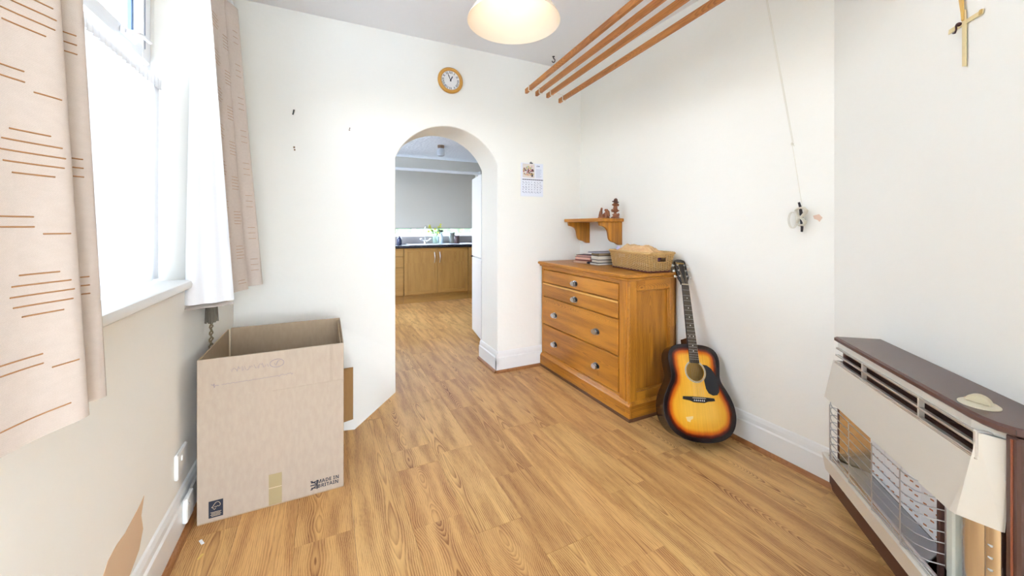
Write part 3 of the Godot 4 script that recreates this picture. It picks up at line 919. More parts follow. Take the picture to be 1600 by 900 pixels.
	for q in [[0.731, 0.836, [-2.366]], [0.612, 0.725, [-2.366]], [0.374, 0.604, [-2.645, -2.113]], [0.136, 0.366, [-2.645, -2.113]]]:
		b = MB.new(); b.g = gx; b.us = Vector2(1.7, 0.95); b.uo = Vector2(0.05 + 0.5 * (k % 2) - q[0] * 1.7, 2.724)
		b.bb(Vector3(x0 - 0.005, q[0], dz0), Vector3(x0 + 0.018, q[1], dz1), 0.004)
		var dw := part("drawer", b, M.pine, t)
		if k == 1:
			b = MB.new(); b.g = gx; b.us = Vector2(1.7, 0.95); b.uo = Vector2(0.06, 2.724); b.bb(Vector3(x0 - 0.009, q[1] - 0.014, dz0), Vector3(x0 - 0.002, q[1] - 0.002, dz1), 0.003); part("drawer_lip", b, smat(c8(226, 176, 92), 0.35), dw)
		for z in q[2]:
			var y: float = [0.776, 0.656, 0.478, 0.241][k]
			b = MB.new()
			b.lathe([Vector2(0, 0), Vector2(1.0, 0), Vector2(1.0, 0.004), Vector2(0.86, 0.008), Vector2(0.80, 0.014), Vector2(0.84, 0.020), Vector2(0.80, 0.026), Vector2(0.66, 0.031), Vector2(0.4, 0.034), Vector2(0, 0.035)], 24, Transform3D(Basis(Vector3(0, 0, 1) * 0.035, Vector3(-1, 0, 0), Vector3(0, 1, 0) * 0.023), Vector3(x0 - 0.004, y, z)))
			for zz in [-0.029, 0.029]: b.blob(Vector3(x0 - 0.010, y, z + zz), Vector3(0.002, 0.003, 0.003), Basis.IDENTITY, 4, 6)
			part("knob", b, M.chrome, dw)
		k += 1
	# scratched keyhole escutcheon mark beneath the bottom knob
	b = MB.new()
	b.tube([Vector3(x0 - 0.0045, 0.212, -2.108), Vector3(x0 - 0.0045, 0.20, -2.10), Vector3(x0 - 0.0045, 0.19, -2.095), Vector3(x0 - 0.0045, 0.183, -2.09), Vector3(x0 - 0.0045, 0.178, -2.098), Vector3(x0 - 0.0045, 0.186, -2.105)], 0.0012, 5)
	part("scratch", b, smat(c8(110, 62, 20), 0.7), t)

# ---------------------------------------------------------------- guitar
func outline() -> Array:
	# half outline (x, y up from the tail) of a large flat-top body
	var key := [[0.0, 0.0], [0.05, 0.003], [0.10, 0.014], [0.145, 0.037], [0.178, 0.073], [0.195, 0.115], [0.199, 0.155], [0.194, 0.195], [0.180, 0.235], [0.162, 0.270], [0.146, 0.298], [0.138, 0.320], [0.1375, 0.340], [0.140, 0.362], [0.144, 0.388], [0.1465, 0.413], [0.145, 0.438], [0.138, 0.461], [0.122, 0.482], [0.098, 0.495], [0.07, 0.5015], [0.035, 0.504], [0.0, 0.504]]
	var c := Curve2D.new()
	for i in key.size():
		var a := Vector2(key[maxi(i - 1, 0)][0], key[maxi(i - 1, 0)][1]); var b := Vector2(key[mini(i + 1, key.size() - 1)][0], key[mini(i + 1, key.size() - 1)][1])
		if i == 0: a = Vector2(-0.05, 0.003)
		if i == key.size() - 1: b = Vector2(-0.035, 0.504)
		c.add_point(Vector2(key[i][0], key[i][1]), -(b - a) / 6.0, (b - a) / 6.0)
	var L := c.get_baked_length()
	var half: Array = []
	for i in 49: half.append(c.sample_baked(L * i / 48.0, true))
	var full: Array = half.duplicate()
	for i in range(47, 0, -1): full.append(Vector2(-half[i].x, half[i].y))
	return full

func seg_dist(p: Vector2, o: Array) -> float:
	var best := 9.0
	for i in o.size():
		var q := Geometry2D.get_closest_point_to_segment(p, o[i], o[(i + 1) % o.size()])
		best = minf(best, p.distance_squared_to(q))
	return sqrt(best)

func build_guitar() -> void:
	var u := Vector3(0.901, -0.080, 0.423).normalized(); var up := Vector3(0.237, 0.913, -0.331).normalized(); var w := u.cross(up).normalized()
	up = w.cross(u).normalized()
	var bs := Basis(u, up, w)
	var t := thing("acoustic_guitar", Vector3(2.012, 0.842, -1.664) - up * 0.866, "sunburst acoustic guitar with black pickguard leaning beside the chest", "guitar")
	t.basis = bs
	var o := outline()
	var m := o.size()
	var hole := Vector2(0, 0.356); var hr := 0.050
	var dep := func(y: float) -> float: return lerpf(0.118, 0.100, y / 0.504)
	# sides and back
	var b := MB.new()
	var nn: Array = []
	for i in m:
		var d: Vector2 = (o[(i + 1) % m] - o[(i + m - 1) % m]).normalized()
		nn.append(Vector3(d.y, -d.x, 0))
	for i in m:
		var j := (i + 1) % m
		var a0 := Vector3(o[i].x, o[i].y, -0.003); var a1 := Vector3(o[j].x, o[j].y, -0.003)
		var b0 := Vector3(o[i].x, o[i].y, -dep.call(o[i].y)); var b1 := Vector3(o[j].x, o[j].y, -dep.call(o[j].y))
		b.tri(a0, a1, b1, nn[i], nn[j], nn[j]); b.tri(a0, b1, b0, nn[i], nn[j], nn[i])
		var cb := Vector3(0, 0.2, -0.122)
		b.tri(b0, b1, cb, Vector3(0, 0, -1), Vector3(0, 0, -1), Vector3(0, 0, -1))
	part("body", b, smat(c8(30, 20, 20), 0.12), t, true)
	# soundboard with its sunburst dye
	var tw := 210; var th := 260
	var oc: Array = []
	for i in range(0, m, 2): oc.append(o[i])
	var d := PackedByteArray(); d.resize(tw * th * 3)
	var gn := noise(3, 1.0, 2)
	for y in th:
		for x in tw:
			var p := Vector2((x + 0.5) / tw * 0.42 - 0.21, (y + 0.5) / th * 0.52 - 0.008)
			var e := seg_dist(p, oc)
			var k := e + gn.get_noise_2d(p.x * 12, p.y * 9) * 0.004
			var gl := gn.get_noise_2d(p.x * 500, p.y * 3) * 0.05
			var c := c8(232, 166, 44).lerp(c8(240, 184, 70), smoothstep(0.06, 0.13, k))
			c = c8(196, 92, 18).lerp(c, smoothstep(0.036, 0.062, k))
			c = c8(96, 26, 8).lerp(c, smoothstep(0.026, 0.040, k))
			c = c8(26, 14, 14).lerp(c, smoothstep(0.012, 0.030, k))
			var i := (y * tw + x) * 3
			d[i] = int(clampf(c.r * (1 + gl), 0, 1) * 255); d[i + 1] = int(clampf(c.g * (1 + gl), 0, 1) * 255); d[i + 2] = int(clampf(c.b * (1 + gl), 0, 1) * 255)
	var tm := smat(Color.WHITE, 0.16); tm.albedo_texture = tex_of(tw, th, d)
	b = MB.new()
	b.g = Vector3.UP
	for i in m:
		var j := (i + 1) % m
		var di: Vector2 = (o[i] - hole).normalized(); var dj: Vector2 = (o[j] - hole).normalized()
		var hi := hole + di * hr; var hj := hole + dj * hr
		b.poly([Vector3(o[i].x, o[i].y, 0), Vector3(o[j].x, o[j].y, 0), Vector3(hj.x, hj.y, 0), Vector3(hi.x, hi.y, 0)], Vector3(0, 0, 1))
		b.poly([Vector3(hj.x, hj.y, 0), Vector3(hi.x, hi.y, 0), Vector3(hi.x, hi.y, -0.003), Vector3(hj.x, hj.y, -0.003)], Vector3(-di.x, -di.y, 0))
	for i in b.v.size(): b.uv[i] = Vector2((b.v[i].x + 0.21) / 0.42, (b.v[i].y + 0.008) / 0.52)
	part("soundboard", b, tm, t, true)
	b = MB.new()
	var edge: Array = []
	for i in m: edge.append(Vector3(o[i].x, o[i].y, -0.0015))
	b.tube(edge, 0.0022, 6, true)
	part("binding", b, smat(c8(34, 28, 34), 0.2), t, true)
	# inside seen through the hole
	b = MB.new()
	b.box(Vector3(0, 0.30, -0.095), Vector3(0.22, 0.28, 0.002)); b.box(Vector3(0, 0.44, -0.05), Vector3(0.2, 0.01, 0.09))
	part("interior", b, smat(c8(196, 150, 70), 0.7), t, true)
	var ringx := Transform3D(Basis(Vector3(1, 0, 0), Vector3(0, 0, 1), Vector3(0, -1, 0)), Vector3(hole.x, hole.y, 0))
	b = MB.new()
	b.lathe([Vector2(0.0515, 0.0), Vector2(0.0515, 0.0008), Vector2(0.060, 0.0008), Vector2(0.060, 0.0)], 48, ringx)
	var ros := part("rosette", b, smat(c8(206, 196, 168), 0.3), t, true)
	b = MB.new()
	for rr in [0.0535, 0.0575]: b.lathe([Vector2(rr, 0.0008), Vector2(rr, 0.0011), Vector2(rr + 0.001, 0.0011), Vector2(rr + 0.001, 0.0008)], 48, ringx)
	part("rosette_line", b, smat(c8(70, 56, 40), 0.4), ros, true)
	# pickguard
	b = MB.new()
	var pg := PackedVector2Array()
	for q in [[0.045, 0.397], [0.070, 0.394], [0.094, 0.378], [0.112, 0.350], [0.120, 0.315], [0.125, 0.285], [0.124, 0.258], [0.110, 0.240], [0.085, 0.236], [0.062, 0.246], [0.050, 0.268], [0.046, 0.300]]: pg.append(Vector2(q[0], q[1]))
	for i in 9:
		var an := lerpf(-0.75, 0.70, i / 8.0)
		pg.append(hole + Vector2(cos(an), sin(an)) * 0.0612)
	b.prism(pg, 0.0, 0.0018, Transform3D.IDENTITY, 0.0006)
	part("pickguard", b, smat(c8(24, 24, 28), 0.15), t, true)
	# bridge, saddle, pins
	b = MB.new()
	b.prism(pv([-0.090, 0.208, -0.088, 0.222, -0.03, 0.224, 0.03, 0.224, 0.088, 0.222, 0.090, 0.208, 0.05, 0.203, 0.03, 0.195, -0.03, 0.195, -0.05, 0.203]), 0.0, 0.008, Transform3D.IDENTITY, 0.002)
	var br := part("bridge", b, smat(c8(26, 22, 22), 0.4), t, true)
	b = MB.new(); b.box(Vector3(0, 0.217, 0.009), Vector3(0.074, 0.003, 0.006), 0.0006); part("saddle", b, M.ivory, br, true)
	for i in 6:
		b = MB.new(); b.blob(Vector3(-0.0275 + i * 0.011, 0.205, 0.009), Vector3(0.0033, 0.0033, 0.003), Basis.IDENTITY, 6, 10); part("bridge_pin", b, M.white, br, true)
	# neck, fingerboard
	var y0 := 0.402; var y1 := 0.862
	b = MB.new()
	for sgn in [0]:
		var f := func(a: float, s: float) -> Vector3:
			var hw := lerpf(0.028, 0.0215, s)
			return Vector3(-hw * cos(PI * a), lerpf(0.50, 0.872, s), 0.001 - sin(PI * a) * lerpf(0.026, 0.018, s))
		b.grid(f, 12, 6, -1.0)
	b.prism(pv([-0.03, 0.47, 0.03, 0.47, 0.026, 0.54, -0.026, 0.54]), -0.09, -0.0, Transform3D.IDENTITY, 0.008)
	part("neck", b, smat(c8(60, 32, 22), 0.25), t, true)
	b = MB.new()
	b.prism(pv([-0.0275, y0, 0.0275, y0, 0.0215, y1, -0.0215, y1]), 0.0, 0.0065, Transform3D.IDENTITY, 0.001)
	var fb := part("fingerboard", b, smat(c8(34, 26, 26), 0.4), t, true)
	for i in range(1, 21):
		var y := 0.866 - 0.648 * (1.0 - pow(2.0, -i / 12.0))
		if y < y0: continue
		var hw := lerpf(0.0275, 0.0215, (y - y0) / (y1 - y0))
		b = MB.new(); b.box(Vector3(0, y, 0.0068), Vector3(hw * 2 - 0.001, 0.0015, 0.0014), 0.0004); part("fret", b, M.steel, fb, true)
	for i in [3, 5, 7, 9, 12, 15, 17]:
		var ya := 0.866 - 0.648 * (1.0 - pow(2.0, -(i - 0.5) / 12.0))
		for x in ([-0.011, 0.011] if i == 12 else [0.0]):
			b = MB.new(); b.lathe([Vector2(0, 0.0012), Vector2(0.0032, 0.0011), Vector2(0.0034, 0.0)], 12, Transform3D(Basis(Vector3(1, 0, 0), Vector3(0, 0, 1), Vector3(0, -1, 0)), Vector3(x, ya, 0.0062))); part("inlay_dot", b, M.white, fb, true)
	b = MB.new(); b.box(Vector3(0, 0.866, 0.004), Vector3(0.043, 0.005, 0.009), 0.001); part("nut", b, M.ivory, t, true)
	# headstock, tilted back
	var hx := Transform3D(Basis(Vector3.RIGHT, deg_to_rad(-12)), Vector3(0, 0.868, 0.001))
	b = MB.new()
	b.prism(pv([-0.0215, 0.0, 0.0215, 0.0, 0.024, 0.02, 0.034, 0.045, 0.036, 0.06, 0.036, 0.16, 0.031, 0.172, 0.012, 0.180, -0.012, 0.180, -0.031, 0.172, -0.036, 0.16, -0.036, 0.06, -0.034, 0.045, -0.024, 0.02]), -0.015, 0.0, hx, 0.0015, false)
	var hs := part("headstock", b, smat(c8(24, 18, 18), 0.2), t, true)
	lettering("gilt_script", "Squier", 0.012, smat(c8(198, 160, 84), 0.3, 0.4), hs, hx * Transform3D(Basis.IDENTITY, Vector3(-0.002, 0.150, 0.0004)), "Droid Serif")
	for i in 6:
		var sx := -1.0 if i < 3 else 1.0
		var yy := 0.055 + (i % 3) * 0.04
		var pxx := sx * 0.0225
		b = MB.new()
		b.lathe([Vector2(0.0055, 0), Vector2(0.0055, 0.002), Vector2(0.003, 0.003), Vector2(0.003, 0.010), Vector2(0, 0.010)], 14, hx * Transform3D(Basis(Vector3(1, 0, 0), Vector3(0, 0, 1), Vector3(0, -1, 0)), Vector3(pxx, yy, 0)))
		part("tuner_post", b, M.chrome, hs, true)
		b = MB.new()
		b.tube([hx * Vector3(sx * 0.030, yy, -0.008), hx * Vector3(sx * 0.045, yy, -0.008)], 0.002, 8)
		b.blob(hx * Vector3(sx * 0.049, yy, -0.008), Vector3(0.0065, 0.009, 0.004), Basis.IDENTITY, 8, 12)
		part("tuner_button", b, smat(c8(222, 222, 214), 0.25), hs, true)
		# string from pin over saddle and nut to the post
		b = MB.new()
		var k := i if i < 3 else 8 - i
		var xs := -0.0275 + k * 0.011; var xn := -0.0175 + k * 0.007
		b.tube([Vector3(xs, 0.206, 0.008), Vector3(xs, 0.217, 0.0125), Vector3(xn, 0.866, 0.0092), hx * Vector3(pxx - sx * 0.003, yy, 0.006)], [0.0005, 0.0005, 0.0005, 0.0005], 5)
		part("string", b, smat(c8(196, 176, 140), 0.3, 0.8), t, true)
	# worn sticker on the lower bout
	b = MB.new()
	b.prism(pv([-0.082, 0.118, -0.04, 0.125, -0.043, 0.112, -0.055, 0.105, -0.06, 0.094, -0.075, 0.098]), 0.0, 0.0006, Transform3D.IDENTITY, 0.0002)
	part("scuffed_sticker", b, smat(c8(236, 206, 140), 0.5), t, true)

# ---------------------------------------------------------------- gas fire
func build_heater() -> void:
	var t := thing("gas_fire", DO + dd * 0.72, "brown and cream wall gas fire with a wire guard over white radiants", "gas fire")
	t.basis = Basis(dd.normalized(), Vector3.UP, dn.normalized())
	var S := 0.72   # local x = s - S
	var brown := smat(c8(94, 68, 62), 0.24)
	var cream := smat(c8(219, 213, 200), 0.32)
	var flat := Transform3D(Basis(Vector3(1, 0, 0), Vector3(0, 0, 1), Vector3(0, -1, 0)), Vector3(-S, 0, 0))   # polygon (s, off) -> extruded along -y
	var b := MB.new()
	b.bb(Vector3(0.39 - S, 0.20, 0.001), Vector3(1.04 - S, 0.762, 0.06), 0.003)
	b.bb(Vector3(1.034 - S, 0.20, 0.001), Vector3(1.066 - S, 0.762, 0.118), 0.004)
	b.bb(Vector3(0.385 - S, 0.20, 0.001), Vector3(0.40 - S, 0.762, 0.13), 0.004)
	var cas := part("casing", b, brown, t, true)
	b = MB.new(); b.tube([Vector3(1.052 - S, 0.21, 0.119), Vector3(1.052 - S, 0.755, 0.119)], 0.0022, 6)
	part("trim_line", b, smat(c8(150, 84, 60), 0.4), cas, true)
	b = MB.new()
	b.prism(pv([0.358, 0.001, 0.370, 0.146, 0.985, 0.146, 1.015, 0.143, 1.04, 0.135, 1.06, 0.118, 1.072, 0.09, 1.075, 0.001]), -0.783, -0.764, flat, 0.003)
	part("top_board", b, brown, t, true)
	b = MB.new()
	b.prism(pv([0.368, 0.128, 0.3685, 0.149, 0.985, 0.149, 1.015, 0.146, 1.042, 0.138, 1.063, 0.120, 1.055, 0.11]), -0.780, -0.767, flat, 0.002)
	part("top_edging", b, brown, t, true)
	# cream band under the top
	b = MB.new()
	b.prism(pv([0.378, 0.06, 0.378, 0.141, 0.985, 0.141, 1.036, 0.108, 1.036, 0.06]), -0.764, -0.742, flat, 0.002, false)
	part("upper_band", b, cream, t, true)
	# louvre grille
	var louv := smat(c8(206, 200, 190), 0.25, 0.6)
	b = MB.new()
	b.bb(Vector3(0.385 - S, 0.688, 0.058), Vector3(1.005 - S, 0.745, 0.066)); b.bb(Vector3(0.385 - S, 0.7435, 0.0665), Vector3(1.005 - S, 0.747, 0.13))
	b.bb(Vector3(0.385 - S, 0.683, 0.0665), Vector3(1.005 - S, 0.687, 0.12)); part("grille_cavity", b, brown, t, true)
	b = MB.new()
	for y in [0.690, 0.7155, 0.741]:
		b = MB.new()
		b.bb(Vector3(0.376 - S, y - 0.0035, 0.138), Vector3(1.012 - S, y + 0.003, 0.147 + (0.741 - y) * 0.08), 0.0012)
		part("louvre", b, louv, t, true)
	b = MB.new()
	b.bb(Vector3(0.376 - S, 0.684, 0.14), Vector3(1.012 - S, 0.688, 0.152), 0.001)
	part("louvre", b, louv, t, true)
	var gdm := smat(c8(222, 216, 206), 0.25, 0.3)
	for s in [0.555, 0.825]:
		b = MB.new(); b.bb(Vector3(s - 0.0025 - S, 0.69, 0.135), Vector3(s + 0.0025 - S, 0.742, 0.149), 0.001); part("grille_divider", b, gdm, t, true)
	b = MB.new()
	b.bb(Vector3(1.004 - S, 0.684, 0.105), Vector3(1.014 - S, 0.748, 0.151), 0.002)
	part("grille_divider", b, gdm, t, true)
	# cream front panel that leans outwards and returns at the right
	b = MB.new()
	var tops := [Vector2(0.370, 0.10), Vector2(0.363, 0.150), Vector2(1.011, 0.150), Vector2(1.013, 0.1485), Vector2(1.036, 0.110)]
	var bots := [Vector2(0.374, 0.12), Vector2(0.363, 0.178), Vector2(0.978, 0.176), Vector2(0.992, 0.172), Vector2(1.034, 0.122)]
	var yt := [0.690, 0.690, 0.690, 0.744, 0.744]; var yb := [0.550, 0.547, 0.542, 0.543, 0.546]
	var ins := Vector2(0, -0.005)
	for i in 4:
		for q in [[Vector2.ZERO, 1.0], [ins, -1.0]]:
			var p0: Vector2 = tops[i] + q[0]; var p1: Vector2 = tops[i + 1] + q[0]; var p2: Vector2 = bots[i + 1] + q[0]; var p3: Vector2 = bots[i] + q[0]
			var out := Vector3(0, 0.1, 1) * float(q[1])
			if i == 0: out = Vector3(-1, 0, 0.2) * float(q[1])
			b.poly([Vector3(p0.x - S, yt[i], p0.y), Vector3(p1.x - S, yt[i + 1], p1.y), Vector3(p2.x - S, yb[i + 1], p2.y)], out)
			b.poly([Vector3(p0.x - S, yt[i], p0.y), Vector3(p2.x - S, yb[i + 1], p2.y), Vector3(p3.x - S, yb[i], p3.y)], out)
		var e0: Vector2 = bots[i]; var e1: Vector2 = bots[i + 1]
		b.poly([Vector3(e0.x - S, yb[i], e0.y), Vector3(e1.x - S, yb[i + 1], e1.y), Vector3(e1.x - S, yb[i + 1], e1.y - 0.005), Vector3(e0.x - S, yb[i], e0.y - 0.005)], Vector3.DOWN)
	part("front_panel", b, cream, t, true)
	# firebox: reflectors, back, tray
	b = MB.new()
	b.bb(Vector3(0.40 - S, 0.32, 0.055), Vector3(0.93 - S, 0.56, 0.062)); part("firebox_back", b, smat(c8(40, 34, 34), 0.6), t, true)
	b = MB.new()
	b.prism(pv([0.412, 0.150, 0.458, 0.078, 0.461, 0.080, 0.416, 0.152]), -0.56, -0.325, flat); part("reflector", b, smat(c8(196, 178, 150), 0.18, 1.0), t, true)
	b = MB.new()
	b.prism(pv([0.800, 0.084, 0.802, 0.080, 0.890, 0.108, 0.888, 0.112]), -0.56, -0.30, flat); part("reflector", b, smat(c8(206, 190, 186), 0.35, 0.85), t, true)
	b = MB.new()
	b.prism(pv([0.46, 0.062, 0.80, 0.062, 0.80, 0.105, 0.46, 0.105]), -0.56, -0.548, flat); part("canopy", b, smat(c8(150, 110, 84), 0.25, 1.0), t, true)
	var slot := smat(c8(190, 120, 74), 0.8)
	var ceramic := smat(c8(240, 238, 236), 0.7)
	for i in 4:
		var s0 := 0.462 + i * 0.0845
		b = MB.new(); b.bb(Vector3(s0 - S, 0.328, 0.063), Vector3(s0 + 0.0825 - S, 0.548, 0.082), 0.003)
		var rad := part("radiant", b, ceramic, t, true)
		b = MB.new()
		for r in 7:
			for c in 3:
				b.box(Vector3(s0 + 0.017 + c * 0.0245 + (r % 2) * 0.004 - S, 0.348 + r * 0.03, 0.0822), Vector3(0.014, 0.0042, 0.0012), 0.0003, Basis(Vector3(0, 0, 1), 0.25))
		var sl := part("radiant_slots", b, slot, rad, true)
		sl.set_meta("kind", "stuff")
	b = MB.new()
	b.poly([Vector3(0.42 - S, 0.336, 0.165), Vector3(0.88 - S, 0.336, 0.165), Vector3(0.80 - S, 0.329, 0.082), Vector3(0.46 - S, 0.329, 0.082)], Vector3.UP)
	b.poly([Vector3(0.42 - S, 0.332, 0.165), Vector3(0.88 - S, 0.332, 0.165), Vector3(0.80 - S, 0.325, 0.082), Vector3(0.46 - S, 0.325, 0.082)], Vector3.DOWN)
	part("tray", b, M.brushed, t, true)
	b = MB.new()
	b.bb(Vector3(0.40 - S, 0.326, 0.158), Vector3(1.02 - S, 0.339, 0.168), 0.002); b.tube([Vector3(0.40 - S, 0.340, 0.176), Vector3(1.02 - S, 0.340, 0.176)], 0.003, 8)
	part("tray_rail", b, M.chrome, t, true)
	b = MB.new()
	b.prism(pv([0, 0.328, 0.0, 0.335, 0.025, 0.338, 0.032, 0.334, 0.020, 0.272, 0.012, 0.266, -0.05, 0.262, -0.05, 0.268, 0.010, 0.274, 0.020, 0.330]), 0.372 - S, 1.03 - S, Transform3D(Basis(Vector3(0, 0, 1), Vector3(0, 1, 0), Vector3(1, 0, 0)), Vector3(0, 0, 0.158)), 0.0, false)
	part("front_lip", b, cream, t, true)
	b = MB.new(); b.bb(Vector3(0.385 - S, 0.20, 0.01), Vector3(1.06 - S, 0.264, 0.10), 0.004); part("under_box", b, brown, t, true)
	# uprights at the right of the opening
	var upm := smat(c8(92, 66, 62), 0.35, 0.4)
	b = MB.new(); b.bb(Vector3(0.876 - S, 0.30, 0.128), Vector3(0.886 - S, 0.56, 0.140), 0.002); part("upright", b, upm, t, true)
	b = MB.new(); b.bb(Vector3(0.408 - S, 0.30, 0.140), Vector3(0.416 - S, 0.56, 0.156), 0.002); part("upright", b, upm, t, true)
	b = MB.new(); b.bb(Vector3(0.893 - S, 0.28, 0.10), Vector3(0.918 - S, 0.56, 0.132), 0.004); part("upright", b, smat(c8(214, 218, 206), 0.35), t, true)
	b = MB.new()
	b.lathe([Vector2(0.038, 0.24), Vector2(0.038, 0.56)], 24, Transform3D(Basis.IDENTITY, Vector3(0.955 - S, 0, 0.095)))
	part("side_column", b, M.chrome, t, true)
	b = MB.new()
	b.lathe([Vector2(0.020, 0.24), Vector2(0.020, 0.56)], 16, Transform3D(Basis.IDENTITY, Vector3(1.0 - S, 0, 0.105)))
	part("side_column", b, M.chrome, t, true)
	b = MB.new()
	for y in range(9): b.box(Vector3(1.008 - S, 0.28 + y * 0.027, 0.124), Vector3(0.008, 0.0025, 0.004), 0.0005)
	part("vent_slots", b, M.white, t, true)
	# wire guard
	for i in 8:
		var y := 0.352 + i * 0.0275
		b = MB.new()
		b.tube([Vector3(0.418 - S, y + 0.002, 0.146), Vector3(0.402 - S, y + 0.002, 0.152), Vector3(0.394 - S, y + 0.002, 0.162), Vector3(0.398 - S, y, 0.172), Vector3(0.425 - S, y, 0.183), Vector3(0.455 - S, y, 0.190), Vector3(0.65 - S, y, 0.192), Vector3(0.845 - S, y, 0.190), Vector3(0.872 - S, y, 0.180), Vector3(0.888 - S, y, 0.160), Vector3(0.892 - S, y, 0.132)], 0.0016, 6)
		part("guard_wire", b, M.steel, t, true)
	for s in [0.446, 0.577, 0.708, 0.839]:
		b = MB.new(); b.tube([Vector3(s - S, 0.338, 0.180), Vector3(s - S, 0.348, 0.193), Vector3(s - S, 0.55, 0.194)], 0.0017, 6)
		part("guard_upright", b, M.steel, t, true)
	# control knob on the top
	var kx := Transform3D(Basis(Vector3.UP, 0.0), Vector3(0.945 - S, 0.783, 0.102))
	b = MB.new()
	b.lathe([Vector2(0, 0.005), Vector2(0.88, 0.005), Vector2(1.0, 0.002), Vector2(1.0, 0.0)], 40, kx * Transform3D(Basis.from_scale(Vector3(0.034, 1, 0.034)), Vector3.ZERO))
	var dial := part("control_dial", b, M.ivory, t, true)
	b = MB.new()
	var hf := PackedVector2Array()
	for i in 17: hf.append(Vector2(-cos(PI * i / 16.0) * 0.021, 0.004 + sin(PI * i / 16.0) * 0.020))
	b.prism(hf, -0.010, 0.010, kx * Transform3D(Basis(Vector3.UP, deg_to_rad(38)), Vector3.ZERO), 0.003)
	part("dial_grip", b, smat(c8(204, 192, 162), 0.35), dial, true)
	b = MB.new(); b.lathe([Vector2(0, 0.0056), Vector2(0.003, 0.0056), Vector2(0.003, 0.004)], 12, kx * Transform3D(Basis.IDENTITY, Vector3(-0.028, 0, 0.006)))
	part("dial_mark", b, smat(c8(224, 170, 130), 0.5), dial, true)

